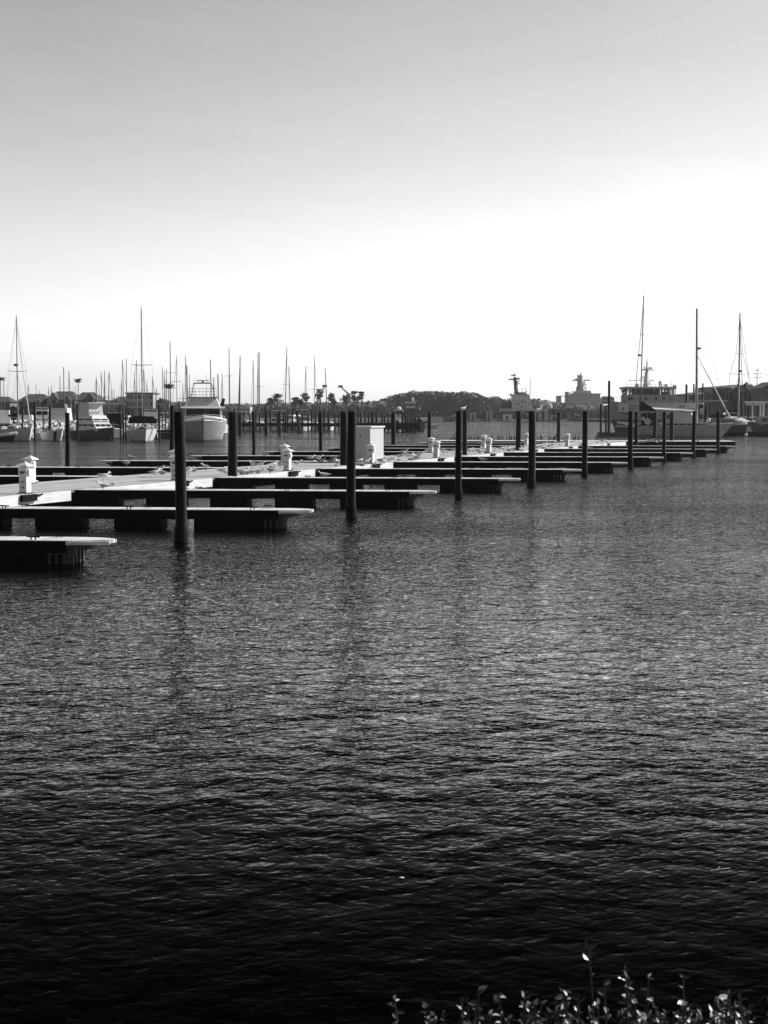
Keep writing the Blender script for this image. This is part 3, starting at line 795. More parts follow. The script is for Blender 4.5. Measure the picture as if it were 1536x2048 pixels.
# big motor yacht
r = empty('motor_yacht', (xat(406, 191), 191, 0), R(-83), 'big bow-on motor yacht with dark wraparound windows, railed upper deck and radar arch', 'motor yacht')
L_ = 13.5
sh = hull_parts(r, M_HULLB, L_, 5.9, 2.45, 1.9, 1.3, .85, M_WHITE, .83, M_WHITE, full=2.9)
house(r, 'main_house', M_WHITE, -5.5, 2.3, 2.5, 1.95, 2.9, .2, 0, 1.0)
mw = MB(); mw.path([(1.0, -2.85, 2.35), (3.6, -2.4, 2.55), (5.4, -1.3, 2.75), (6.3, 0, 2.9), (5.4, 1.3, 2.75), (3.6, 2.4, 2.55), (1.0, 2.85, 2.35)], .16, 6); mw.build('bulwark', M_WHITE, r)
mh = house(r, 'wheelhouse', M_BLACK, -5.3, 1.9, 2.35, 2.9, 3.85, .25, 0, .97, (4, 5), (.08, .92))
for sgn in (-1, 1):
    MB().tube((1.9, sgn * 2.2, 2.9), (1.6, sgn * 2.1, 3.85), .06, n=6).build('window_post', M_LGREY, r)
    MB().tube((-5.2, sgn * 2.36, 2.9), (-5.2, sgn * 2.3, 3.85), .1, n=6).build('window_post', M_LGREY, r)
MB().side([(-6.2, 3.85), (2.5, 3.87), (2.7, 4.0), (2.3, 4.1), (-6.2, 4.12)], -2.75, 2.75).build('upper_deck', M_WHITE, r)
fb_ = house(r, 'flybridge', M_WHITE, -4.6, 1.9, 2.3, 4.12, 5.25, .75, .1, .80, None)
MB().box(-4.4, 1.3, -1.95, 1.95, 5.251, 5.33).build('visor', M_DGREY, r)
MB().box(1.30, 1.36, .2, .65, 4.5, 4.85).build('vent_grille', M_BLACK, fb_)
b = MB()
for zz in (5.6, 6.0, 6.4):
    b.path([(-4.2, -1.8, zz), (.9, -1.7, zz), (1.1, 0, zz), (.9, 1.7, zz), (-4.2, 1.8, zz)], .022, 5)
for q in range(9):
    y_ = -1.75 + q * .4375; b.tube((.95, y_, 5.3), (.9, y_, 6.4), .02, n=4)
b.build('upper_rail', M_ALU, r)
b = MB()
for y_ in (-1.5, 1.5): b.tube((-1.6, y_, 5.3), (-2.0, y_ * .75, 7.1), .06, n=6)
b.tube((-2.0, -1.15, 7.1), (-2.0, 1.15, 7.1), .07, n=6); b.box(-2.4, -1.7, -.9, .9, 7.15, 7.22)
b.build('radar_arch', M_CREAM, r)
MB().box(-2.15, -1.95, -.8, .8, 7.4, 7.5).box(-2.2, -1.9, -.12, .12, 7.2, 7.42).build('radar', M_DGREY, r)
b = MB()
for x2, y2, z2 in ((-1.8, -2.0, 7.9), (-1.8, 2.0, 8.4), (-1.0, 1.5, 7.8), (-2.4, .5, 8.2), (-2.6, -1.0, 7.8), (-.5, -1.2, 7.5)): b.tube((x2, y2, 5.3), (x2 - .2, y2 * 1.02, z2), .022, .012, 5)
b.build('antenna', M_WIRE, r)
rails(r, sh, .75, 6, M_WHITE)
MB().ell((5.7, 0, 2.35), (.35, .3, .28)).build('anchor', M_BLACK, r)
MB().tube((-5.2, 2.5, 4.2), (-5.2, 2.7, 5.2), .25, .2, 8).build('grill', M_BLACK, r)

# small boats in the second row on the left
def motorboat(label, x, d, heading, L, B, fb, tiers, hullm=None, group=None, arch=None, cat='motor boat', base=0.0):
    r = empty('motor_boat', (xat(x, d), d, base), R(heading), label, cat, group)
    sh = hull_parts(r, hullm or M_GEL, L, B, fb * 1.3, fb, L * .09, .88, M_WHITE)
    z = fb
    for i, (x0, x1, w, h, m, wn) in enumerate(tiers):
        house(r, ['cabin', 'bridge', 'canopy'][i], m, x0 * L, x1 * L, w * B / 2, z, z + h, .5, .1, .92, wn, (.35, .8)); z += h
    if arch:
        b = MB(); b.path([(-L * .3, -B * .38, fb), (-L * .3, -B * .34, z + arch), (-L * .3, B * .34, z + arch), (-L * .3, B * .38, fb)], .05, 6); b.build('arch', M_ALU, r)
        MB().box(-L * .38, -L * .1, -B * .36, B * .36, z + arch, z + arch + .07).build('hardtop', M_WHITE, r)
    rails(r, sh, .5, 6)
    return r
motorboat('white rounded-cabin boat behind the leftmost sailboat', 50, 222, -80, 8, 3.2, 1.3, [(-.3, .2, .85, 1.0, M_WHITE, (3, 3)), (-.25, .05, .7, .7, M_WHITE, None)])
motorboat('grey canvas-topped boat cut off by the left edge', 2, 200, -75, 8, 3.2, 1.2, [(-.4, .2, .85, .9, M_CREAM, (3, 3)), (-.35, .05, .8, 1.6, M_TAN, None)])
motorboat('two-storey pale cabin boat with square windows behind the small open boat', 84, 226, -78, 8, 2.7, 1.4, [(-.35, .2, .9, 1.2, M_CREAM, (2, 3)), (-.3, .1, .8, 1.2, M_CREAM, (2, 2))], arch=.25)
motorboat('bulky pale cruiser left of the sport fishing boat, nearly touching its stern piling', 118, 216, -85, 9, 3.3, 1.6, [(-.4, .25, .95, 1.3, M_WHITE, None), (-.35, .15, .9, 1.1, M_LGREY, None), (-.3, .05, .6, .6, M_DGREY, None)])
motorboat('white boat sliver immediately left of the sport fishing boat hull', 160, 214, -80, 7, 2.2, 1.1, [(-.3, .15, .85, 1.1, M_WHITE, (2, 3))], arch=.5)
motorboat('dark canopied boat with a pale flat roof right of the sport fishing boat', 229, 204, -82, 8, 2.3, 1.0, [(-.4, .2, .95, 2.2, M_CANVAS, None)], M_DGREY, arch=.15)
motorboat('small dark-hulled skiff tucked between the small open boat and the bank', 82, 190, -10, 4.2, 1.6, .7, [], M_GREY)
motorboat('low covered skiff between canopy sailboat and motor yacht', 334, 196, -150, 5, 1.9, .7, [(-.4, .3, .8, .4, M_CANVAS, None)], M_DGREY)
motorboat('small white runabout bow between the three pilings and the canopy sailboat', 262, 222, -95, 6, 2.2, 1.1, [(-.3, .2, .85, .9, M_WHITE, (3, 2))])
motorboat('white cabin boat seen behind the right side of the canopy sailboat', 303, 224, -80, 8, 2.8, 1.5, [(-.35, .2, .9, 1.2, M_WHITE, (3, 3)), (-.3, .1, .8, .8, M_CREAM, None)], arch=.3)
motorboat('pale boat with a low house directly left of the taller slim piling', 331, 226, -100, 7, 2.6, 1.4, [(-.35, .2, .9, 1.1, M_CREAM, (3, 3))], arch=.8)
motorboat('white boat peeking between the sport fishing boat and three pilings, behind the bank', 246, 228, -85, 7, 2.3, 1.5, [(-.35, .2, .9, 1.4, M_WHITE, (2, 2))])
motorboat('low white boat behind the small open boat, cabin facing the docks', 100, 230, -95, 7, 2.4, 1.6, [(-.35, .2, .9, 1.3, M_WHITE, (3, 2))])
motorboat('cream boat behind the leftmost marina piling', 22, 224, -85, 7, 2.4, 1.5, [(-.35, .2, .9, 1.4, M_CREAM, (3, 2))])
# boats behind the pier
motorboat('pale cabin boat with flat roof behind the old pier, beneath the round tree crowns', 556, 285, -88, 8, 3.3, 1.3, [(-.4, .2, .85, 1.1, M_CREAM, (3, 3))], arch=1.3)
motorboat('white flat-roofed pilot boat behind the old pier below the first lone pine', 606, 285, -86, 8, 3.4, 1.4, [(-.4, .2, .85, 1.3, M_LGREY, (3, 3))], arch=1.2)
motorboat('low open boat with a dark tubular arch behind the right of the motor yacht', 494, 280, -60, 8, 3.0, 1.0, [(-.1, .3, .8, .9, M_WHITE, (2, 2))], arch=1.6)
motorboat('white cabin boat behind the old pier between the leaning piling and the pale roof', 577, 292, -120, 8, 3, 1.6, [(-.3, .2, .9, 1.3, M_WHITE, (3, 3))])

# background sailboats, seen mostly as masts
GB = 'distant sailboats seen as bare masts in the left marina'
def bgsail(x, ytop, d, w=2.2, lean=0.0, sp=None, label='', dark=True, hull=True, group=GB):
    rr = random.Random(int(x * 13))
    root = empty('sailboat', (xat(x, d), d, 0), R(rr.choice([-90, 90, -78, 98]) + rr.uniform(-8, 8)), label, 'sailboat', group)
    L = rr.uniform(8.5, 10.5); fb = rr.uniform(1.0, 1.3)
    rings, sheer = ringset(L, L * .3, fb * 1.25, fb, L * .07, .62, n=8)
    MB().loft(rings).build('hull', M_GEL if rr.random() < .75 else M_DGREY, root)
    MB().box(-L * .12, L * .2, -L * .08, L * .08, fb, fb + .45, 0, .8, .8).build('cabin', M_GEL, root)
    z0 = fb + .4; ht = zat(ytop, d) - z0; r_ = w / FPX * d / 2
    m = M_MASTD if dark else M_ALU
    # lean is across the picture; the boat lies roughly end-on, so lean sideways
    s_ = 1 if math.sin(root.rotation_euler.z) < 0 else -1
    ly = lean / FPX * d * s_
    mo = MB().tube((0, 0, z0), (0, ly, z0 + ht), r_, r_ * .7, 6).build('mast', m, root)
    if sp is None: sp = rr.random() < .6
    b = MB()
    if sp:
        zz = z0 + ht * rr.choice([.5, .62]); yy = ly * (zz - z0) / ht
        b2 = MB().tube((0, yy - .9, zz), (0, yy + .9, zz), .03, n=5); b2.build('spreader', m, mo)
    b.tube((L * .48, 0, fb * 1.2), (0, ly, z0 + ht * .97), .03, n=4); b.tube((-L * .48, 0, fb), (0, ly, z0 + ht), .012, n=4)
    b.build('rigging', M_WIRE, root)
    q = MB(); q.tube((-.1, 0, z0 + .8), (-L * .33, 0, z0 + .95), .16, .10, 7); q.build('boom_with_sail', M_CANVAS if rr.random() < .6 else M_TAN, root)
    return root
lefts = [(8.5, 760, 1.8, 0), (57.6, 769, 1.6, 0), (73, 768, 1.3, 0), (80, 781, 1.3, 0), (98, 775, 1.4, 0), (103.5, 771, 1.4, 0), (121, 751, 1.9, 0), (128.5, 734, 2.2, 0), (139, 742, 2.2, 0), (151.5, 771, 1.3, 0)]
for x_, y_, w_, l_ in lefts:
    lab = {128.5: 'distant sailboat whose thin mast is the tallest above the dark-roofed houses', 139: 'distant sailboat with the second tallest mast above the dark-roofed houses', 8.5: 'distant bare-masted sailboat at the far left, left of the tall crosstree mast'}.get(x_, 'distant bare-masted sailboat in front of the dark-roofed houses on the left')
    bgsail(x_, y_, 240 + (x_ * 7) % 45, w_, l_, label=lab)
for x_, y_, w_, l_ in [(193.5, 754.6, 2.2, 0), (203.5, 744, 1.8, 0), (210, 741, 2.0, 0), (216, 744, 2.4, 3.5), (223, 778, 1.2, 0), (229, 779, 1.2, 0)]:
    lab = 'distant sailboat with a mast leaning right, above the sport fishing boat' if l_ else 'distant bare-masted sailboat above and right of the sport fishing boat'
    bgsail(x_, y_, 235 + (x_ * 5) % 40, w_, l_, label=lab)
for x_, y_, w_, l_ in [(243.5, 761, 1.6, 0), (248, 720, 2.2, -2), (253, 718, 1.9, 1), (270, 745, 1.3, 0), (274, 720.5, 1.7, 0), (289.5, 740, 2.6, -1), (294.5, 761, 1.4, 0), (306, 753, 1.6, 0), (313, 776, 1.6, 0), (326, 734, 1.6, 0), (330, 742, 1.2, 0), (333.5, 737.5, 1.6, 0)]:
    bgsail(x_, y_, 232 + (x_ * 5) % 50, w_, l_, label='distant bare-masted sailboat in the mast thicket around the tallest left mast')
for x_, y_, w_, l_, lab in [(341.5, 683, 2.4, 0, 'sailboat with the tall bare mast rising just left of the nearest thick piling'), (354, 712, 1.5, 0, 'distant sailboat with a thin mast rising above the nearest thick piling'),
        (366, 766, 1.2, 0, 'distant sailboat mast tip just left of the motor yacht flybridge'), (373, 712, 1.9, -1, 'distant sailboat with a mast at the left shoulder of the motor yacht'), (375.5, 731, 2.3, -1, 'sailboat with a dark mast immediately left of the motor yacht antennas'), (380, 748, 1.3, 0, 'distant sailboat mast mixed with the left motor yacht antennas'),
        (423.5, 719, 2.5, -2, 'sailboat with a mast tipped by instruments behind the motor yacht right rail'), (427.5, 755, 2.0, 0, 'distant shorter mast sailboat behind the motor yacht right rail'), (438, 749, 2.6, -2, 'sailboat with a left-leaning mast right of the motor yacht flybridge'), (444, 748, 1.8, 1, 'sailboat with a right-leaning short mast right of the motor yacht')]:
    bgsail(x_, y_, 250, w_, l_, label=lab)
GC = 'sailboats with bare masts behind the old pier'
for x_, y_, w_, l_, lab in [(459, 695, 2.2, 0, 'sailboat with the tall mast directly above the thick inner piling'), (479, 712, 2.8, 2, 'sailboat with a dark mast right of the thick inner piling'), (476, 714, 1.6, 5, 'sailboat whose mast slants to meet the dark mast top beside it'),
        (507, 720, 1.8, 0, 'sailboat with a thin mast left of the close pair of tall masts'), (515.5, 705, 1.8, 1, 'sailboat with the paler mast of the close pair of tall masts'), (518.5, 704, 2.6, .5, 'sailboat with the darker mast of the close pair, wide crosstrees'),
        (570, 694, 2.4, 4.5, 'sailboat with a tall right-leaning mast above the round tree crowns'), (581, 733, 2.2, -3, 'sailboat with a left-leaning shorter mast right of the round tree crowns'), (612, 732, 1.9, 0, 'sailboat with the straight mast in front of the lone pines'),
        (629.5, 713, 1.6, 0, 'sailboat with a thin high-crosstree mast between lone pines'), (655, 737, 2.2, -4.5, 'sailboat with a left-leaning mast touching the left crane boom')]:
    bgsail(x_, y_, 290, w_, l_, label=lab, group=GC, sp=(x_ in (459, 518.5, 629.5, 570)))

# osprey nest poles
for x_, y_, d_, lab in [(157, 761, 250, 'bird nest on a thin pole above the dark-roofed houses'), (338, 773, 205, 'ragged bird nest on a pole left of the nearest thick piling'), (2, 758, 250, 'bird nest on a pole at the far left edge')]:
    r = empty('nest_pole', (xat(x_, d_), d_, 0), 0, lab, 'nest pole', 'bird nests on poles in the marina')
    MB().tube((0, 0, -.3), (0, 0, zat(y_, d_) - .25), .10, .07, 6).build('pole', M_MASTD, r)
    b = MB(); zz = zat(y_, d_); rn = random.Random(x_)
    for k in range(60):
        a = rn.uniform(0, 6.28); q = rn.uniform(.1, .6); c = Vector((q * math.cos(a), q * math.sin(a), zz + rn.uniform(-.25, .25)))
        dv = Vector((rn.gauss(0, 1), rn.gauss(0, 1), rn.gauss(0, .4))).normalized() * rn.uniform(.2, .5); b.tube(c - dv, c + dv, .035, n=4)
    b.build('nest', M_TRUNK, r)

# ------------------------------------------------------------------ riprap breakwater on the left
b = MB(); rn = random.Random(11)
for k in range(3600):
    x_ = rn.uniform(-75, -29.0); t = rn.random(); y_ = 205 + t * 9; z_ = 2.0 * math.sin(PI * min(1, t * .62 + .06)) - .05 - .25 * rn.random()
    if x_ > -30: z_ *= .6
    s_ = rn.uniform(.13, .42); c = Vector((x_, y_, z_)); rt = Matrix.Rotation(rn.uniform(0, 6), 3, Vector((rn.gauss(0, 1), rn.gauss(0, 1), rn.gauss(0, 1))).normalized())
    vs = [c + rt @ Vector((sx_ * s_ * rn.uniform(.6, 1.1), sy_ * s_ * rn.uniform(.6, 1.1), sz_ * s_ * rn.uniform(.5, .9))) for sx_ in (-1, 1) for sy_ in (-1, 1) for sz_ in (-1, 1)]
    b.add(vs, [(0, 1, 3, 2), (4, 6, 7, 5), (0, 4, 5, 1), (2, 3, 7, 6), (0, 2, 6, 4), (1, 5, 7, 3)])
tag(b.build('riprap', M_ROCK), 'sunlit broken rock bank behind the moored boats on the left', 'rocks', kind='stuff')
b = MB(); b.side([(0, 0), (0, 0), (0, 0)], 0, 0) if False else None
b = MB(); b.add([(-76, 204.5, -.3), (-28.5, 204.5, -.3), (-28.5, 207.5, 1.0), (-76, 207.5, 1.0), (-76, 211, 1.65), (-29, 211, 1.65), (-76, 217, -.3), (-28.5, 217, -.3)], [(0, 1, 2, 3), (3, 2, 5, 4), (4, 5, 7, 6)])
tag(b.build('breakwater_bank', M_EARTH), kind='structure')

# ------------------------------------------------------------------ right-hand berth
# long grey sailboat with the raked mast
d_ = 209
r = empty('sailboat', (xat(1371, d_), d_, 0), R(-5), 'long grey sailboat broadside with tall raked mast, boom awning and pale tent over its cockpit', 'sailboat')
sh = hull_parts(r, M_HULLG, 13.2, 3.9, 1.95, 1.45, 1.5, .72, M_CREAM, .8, M_CREAM)
house(r, 'coachroof', M_CREAM, -3.4, 3.6, 1.15, 1.48, 1.98, 1.2, .3, .9, (2, 6), (.3, .72))
c = MB(); c.add([(-2.2, -1.3, 1.9), (1.5, -1.1, 1.9), (1.5, 1.1, 1.9), (-2.2, 1.3, 1.9), (-1.7, -.35, 3.35), (.4, -.3, 3.3), (.4, .3, 3.3), (-1.7, .35, 3.35)], [(0, 1, 5, 4), (1, 2, 6, 5), (2, 3, 7, 6), (3, 0, 4, 7), (4, 5, 6, 7)])
c.build('tent_cover', M_TAN, r)
mx = xat(1391, d_) - xat(1371, d_)
mast_parts(r, mx + .15, 1.95, zat(618, d_) - 1.95, .185, M_GREY, .012, ((.42, .9), (.70, .7)), (((6.3, 0, 1.95), .985),), (1.95, 5.6), None, (.655, 1), 1.7, .022, furl=((6.2, 0, 1.9), .60, .13, M_CREAM))
a_ = MB(); a_.add([(mx - .4, -1.5, 3.55), (mx - 6.0, -1.6, 3.85), (mx - 6.0, 0, 4.1), (mx - .4, 0, 3.75), (mx - 6.0, 1.6, 3.85), (mx - .4, 1.5, 3.55)], [(0, 1, 2, 3), (3, 2, 4, 5)])
a_.add([(mx - .4, -1.5, 3.50), (mx - 6.0, -1.6, 3.80), (mx - 6.0, 0, 4.05), (mx - .4, 0, 3.70), (mx - 6.0, 1.6, 3.80), (mx - .4, 1.5, 3.50)], [(3, 2, 1, 0), (5, 4, 2, 3)])
a_.build('awning', M_CREAM, r)
def zz_(y): return zat(y, 209)
def xx_(x): return xat(x, 209) - r.location.x
MB().side([(xx_(1281), zz_(822)), (xx_(1309), zz_(822.5)), (xx_(1311), zz_(820.5)), (xx_(1285), zz_(803.5)), (xx_(1281), zz_(803))], -1.5, 1.3).build('stern_awning', M_CANVAS, r)
cb = MB(); rings = []
for k in range(6):
    x_ = xx_(1284 + 24 * k / 5); h_ = zz_(828) + .25 * math.sin(PI * k / 5)
    rings.append([(x_, -1.3, 1.5), (x_, -1.3, h_ - .4), (x_, -.8, h_), (x_, .8, h_), (x_, 1.3, h_ - .4), (x_, 1.3, 1.5)])
cb.loft(rings).build('cockpit_enclosure', M_CANVAS, r)
rails(r, sh, .6, 1)
for x2 in (-5.4, -4.0, -3.0): MB().tube((x2, -1.6, 1.5), (x2, -1.5, 3.6), .035, n=5).build('awning_post', M_ALU, r)
MB().lathe([(.36, 0), (.45, .06), (.36, .12), (.27, .06), (.36, 0)], n=14).build('lifebuoy', M_WHITE, r, (-5.35, -1.95, 2.1)).rotation_euler = (PI / 2, 0, 0)
MB().ell((-5.9, -1.2, 2.5), (.3, .3, .3)).build('outboard_cover', M_WHITE, r)
MB().ell((3.1, -.5, 2.35), (.33, .33, .28)).build('deck_vent', M_WHITE, r)
MB().lathe([(.05, 0), (.2, .05), (.2, .3)], 1.0, .6, 8).build('winch', M_ALU, r, (0, 0, 1.98))
# sailboat behind, tallest mast on the right
d_ = 226
r = empty('sailboat', (xat(1290, d_), d_, 0), R(184), 'sailboat with the tallest mast on the right, its low bow and anchor chain pointing left', 'sailboat')
sh = hull_parts(r, M_DGREY, 8.6, 3.0, 1.35, 1.1, 1.2, .7, M_WHITE)
house(r, 'cabin', M_CREAM, -2.5, 2.0, 1.0, 1.15, 1.7, .9, .2, .9, (2, 4))
mx = -(xat(1280, d_) - xat(1290, d_))
z_ = zat(593, d_)
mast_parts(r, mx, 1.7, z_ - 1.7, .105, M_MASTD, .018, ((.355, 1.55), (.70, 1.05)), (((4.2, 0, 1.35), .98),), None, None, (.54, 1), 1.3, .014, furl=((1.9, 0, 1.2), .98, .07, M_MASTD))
MB().tube((3.9, 0, 1.4), (5.6, -.4, .2), .05, n=5).build('anchor_chain', M_CREAM, r)
MB().path([(2.2, -1.1, 1.6), (3.2, -.9, 1.8), (4.2, 0, 1.9), (3.2, .9, 1.8), (2.2, 1.1, 1.6)], .16, 7).build('inflatable_tender', M_WHITE, r)
# third sailboat, domed white cabin, bow on
d_ = 222
r = empty('sailboat', (xat(1472, d_), d_, 0), R(-68), 'sailboat with domed white cabin and dark bow, its mast flanked by thick stays, far right', 'sailboat')
sh = hull_parts(r, M_DGREY, 10.5, 3.8, 1.75, 1.35, 1.6, .8, M_WHITE)
c = MB(); rings = []
for k in range(9):
    t = k / 8; hh = .35 + 1.0 * math.sin(PI * min(1, t * .62 + .3)) ; ww = 1.65 * (1 - .75 * max(0, t - .6) ** 1.3)
    rings.append([(-3.4 + 6.2 * t, ww * math.cos(a), 1.45 + hh * max(0, math.sin(a)) ** .7) for a in [i * PI / 10 for i in range(11)]])
c.loft(rings); o = c.build('domed_cabin', M_WHITE, r, smooth=True)
for k in range(4):
    MB().box(-2.6 + k * 1.2, -1.8 + k * 1.2, -1.70, -1.60, 1.85, 2.2).build('window', M_GLASS, o); MB().box(-2.6 + k * 1.2, -1.8 + k * 1.2, 1.60, 1.70, 1.85, 2.2).build('window', M_GLASS, o)
for y_ in (-.62, .62): MB().box(2.36, 2.66, y_ - .42, y_ + .42, 1.72, 2.05).build('window', M_GLASS, o)
mast_parts(r, .6, 2.3, zat(628, d_) - 2.3, .15, M_GREY, .0, ((.43, 1.6), (.62, .6)), (((5.0, 0, 1.7), .97),), (1.0, 4.2), M_CANVAS, (.46, 1), 1.9, .03, furl=((-1.0, 2.1, 1.5), .93, .07, M_MASTD))
c = MB(); c.box(-4.5, -1.6, -1.6, 1.6, 2.6, 3.0, 0, .9, .85); c.build('bimini', M_CANVAS, r)
rails(r, sh, .6, 3)
# low barge float and boom on the far right
r = empty('float_barge', (xat(1510, 219), 219, 0), R(-2), 'low white rectangular work float beside the sailboat bow at the far right', 'barge')
MB().box(-1.4, 1.35, -1.5, 1.5, .35, 1.25, tx=.985).build('hull', M_LGREY, r); MB().box(-1.42, 1.38, -1.55, 1.55, 1.252, 1.36).build('deck', M_CREAM, r)
tag(MB().box(0, 8.5, -.8, .8, -.2, .55).build('mooring_dock', M_FASC, None, (xat(1450, 217), 217, 0), R(-1)), 'low dark mooring dock under the work float, running off to the right', 'dock')
tag(MB().ell((0, 0, .22), (.24, .24, .26), 12, 8).build('mooring_buoy', M_WHITE, None, (xat(1492.5, 213), 213, 0), smooth=True), 'small round white buoy floating below the white work float', 'buoy')
motorboat('dark-hulled boat cut off by the right edge', 1541, 218, 185, 7, 2.8, 1.6, [(-.3, .3, .9, 1.2, M_GREY, (3, 4))], M_DGREY, arch=.6)
motorboat('white cruiser with small windows right of the domed-cabin sailboat', 1500, 236, -100, 8, 3.0, 1.7, [(-.3, .2, .9, 1.0, M_WHITE, (3, 3))])
motorboat('pale fishing boat with a pipe tower behind the raked sailboat mast', 1392, 248, -100, 9, 3.6, 1.9, [(-.4, .25, .9, 1.6, M_LGREY, (3, 4)), (-.3, .1, .8, 1.5, M_CREAM, (3, 3))], M_GREY, arch=1.6)
motorboat('low cruiser with dark square windows between the tent cover and the raked mast', 1368, 240, -20, 8, 3.2, 1.8, [(-.35, .25, .9, 1.5, M_CREAM, (2, 4))])
motorboat('small cabin boat with a dark canopy between the thick short piling and the domed cabin', 1432, 240, -110, 7, 3.0, 1.5, [(-.35, .2, .9, 1.1, M_GREY, (3, 3)), (-.3, .1, .9, .9, M_DGREY, None)], M_GREY)
bgsail(1534, 690, 236, 1.8, 9, True, 'sailboat at the right edge whose mast leans across the corner', group=None)

# ---- patrol ship (bow to the left, seen from its quarter)
d_ = 243; cx = 1290
sx_ = lambda p: xat(p, d_) - xat(cx, d_)
sz_ = lambda p: zat(p, d_)
r = empty('patrol_ship', (xat(cx, d_), d_, 0), R(2), 'grey patrol ship with a see-through glazed bridge, radar mast and dark lower hull', 'ship')
def hull_loft(parent, name, m, stations, z_top=None):
    """stations: (x, half width top, z top, half width bottom, z bottom)"""
    rings = [[(x, -wt, zt), (x + bx, -wb, zb), (x + bx, wb, zb), (x, wt, zt)] for x, wt, zt, wb, zb, bx in stations]
    return MB().loft(rings).build(name, m, parent)
mid = sz_(839)
hull_loft(r, 'lower_hull', M_DGREY, [(sx_(1222.5), .1, mid, .05, -.4, .8), (sx_(1240), 2.0, mid, 1.0, -.4, .3), (sx_(1262), 3.2, mid, 2.6, -.4, 0), (sx_(1390), 3.3, mid, 3.0, -.4, 0), (sx_(1404), 3.0, mid, 2.6, -.4, -.2)])
hull_loft(r, 'upper_hull', M_SHIPG, [(sx_(1222.2) - .1, .12, sz_(802), .12, mid + .01, .05), (sx_(1240), 2.7, sz_(805), 2.02, mid + .01, 0), (sx_(1262), 3.5, sz_(809), 3.25, mid + .01, 0), (sx_(1300), 3.55, sz_(815), 3.35, mid + .01, 0), (sx_(1404), 3.3, sz_(818), 3.05, mid + .01, 0)])
def sb(name, m, x0, x1, y0, y1, w, par=None, w0=0, tx=1, ty=1):
    return MB().box(sx_(x0), sx_(x1), -w + w0, w + w0, sz_(y1), sz_(y0), 0, tx, ty).build(name, m, par or r)
dk = sb('deck_house', M_SHIPL, 1231, 1345, 807, 824, 3.0)
for x_ in (1238, 1250): MB().box(sx_(x_), sx_(x_ + 2.5), -3.06, -3.01, sz_(821), sz_(814.5)).build('door', M_DGREY, dk)
sb('house_coaming', M_SHIPL, 1230, 1346, 805.5, 806.9, 3.15)
af = sb('aft_house', M_SHIPL, 1346, 1384, 808.5, 826, 2.6); sb('aft_roof', M_SHIPL, 1345.2, 1386, 806.2, 808.4, 2.9)
for x_ in (1351, 1357): MB().box(sx_(x_), sx_(x_ + 4.2), -2.66, -2.605, sz_(821), sz_(813)).build('window', M_GLASS, af)
sb('well_deck_opening', M_BLACK, 1350, 1396, 829, 837, .05, None, -3.5)
lv = sb('bridge_base', M_SHIPG, 1247, 1344.5, 791.5, 805.4, 2.5)
for x_ in (1250, 1255, 1283, 1303, 1319): MB().box(sx_(x_), sx_(x_ + 4.2), -2.56, -2.505, sz_(800.5), sz_(794.5)).build('window', M_GLASS, lv)
MB().box(sx_(1333), sx_(1334.5), -2.6, -2.51, sz_(805), sz_(793)).box(sx_(1340), sx_(1342), -2.65, -2.51, sz_(804), sz_(796)).build('pipe', M_DGREY, lv)
sb('bridge_sill', M_SHIPG, 1246.5, 1345, 789.8, 791.4, 2.6)
fr = empty('bridge_frame'); fr.parent = r
px = [1247, 1249.4, 1251.6, 1254, 1257.6, 1265, 1272, 1279, 1286, 1293.5, 1305.5, 1310, 1315.8, 1322.5, 1325.6, 1328.4, 1331.2, 1334, 1337, 1340.4, 1343.5]
for i, x_ in enumerate(px):
    wd_ = .05 if x_ < 1256 or x_ > 1323 else .13
    if x_ in (1272, 1279, 1310, 1286): wd_ = .26
    for yy in (-2.45, 2.45):
        off = .25 if x_ < 1256 else 0
        MB().side([(sx_(x_) - wd_ + off, sz_(789.8)), (sx_(x_) + wd_ + off, sz_(789.8)), (sx_(x_) + wd_, sz_(777.5)), (sx_(x_) - wd_, sz_(777.5))], yy - .05, yy + .05).build('window_post', M_DGREY, fr)
for yy in (-1.6, -.8, 0, .8, 1.6):
    for x_ in (1247.6, 1343.4): MB().box(sx_(x_) - .05, sx_(x_) + .05, yy - .06, yy + .06, sz_(789.8), sz_(777.5)).build('window_post', M_DGREY, fr)
for a_, b2, y0_, y1_, t_ in ((1266, 1278, -1.0, 1.2, 780), (1287, 1294.5, -1.2, 1.3, 778), (1307, 1310.5, -1, 1, 780), (1296, 1304, -.6, .2, 786.2), (1326, 1340, .4, 1.2, 784)):
    MB().box(sx_(a_), sx_(b2), y0_, y1_, sz_(789.7), sz_(t_)).build('console', M_DGREY, r)
rf = sb('bridge_roof', M_SHIPL, 1244.5, 1345.5, 773.8, 777.4, 2.75)
MB().box(sx_(1245), sx_(1345.3), -2.6, 2.6, sz_(778.6), sz_(777.42)).build('eave', M_DGREY, rf)
rl = MB()
for x_ in range(1247, 1345, 8): rl.tube((sx_(x_), -2.6, sz_(774)), (sx_(x_), -2.6, sz_(768.5)), .03, n=4)
rl.path([(sx_(1247), -2.6, sz_(770)), (sx_(1343), -2.6, sz_(770))], .025, 4); rl.build('roof_rail', M_ALU, r)
mt = MB(); mt.lathe([(.62, sz_(773.8)), (.42, sz_(755)), (.22, sz_(740)), (.08, sz_(722)), (.03, sz_(713))], sx_(1293), 0, 4)
mo = mt.build('radar_mast', M_SHIPL, r)
ar = MB()
for y_, a, b2, rr in ((740, 1283, 1306, .09), (746, 1287.5, 1296, .07), (749.5, 1288, 1297, .06), (754, 1283, 1296, .07), (759, 1286, 1298, .06), (761, 1258, 1307, .05), (766, 1286, 1299, .06), (726.5, 1290, 1295, .05)):
    ar.tube((sx_(a), 0, sz_(y_)), (sx_(b2), 0, sz_(y_)), rr, n=6)
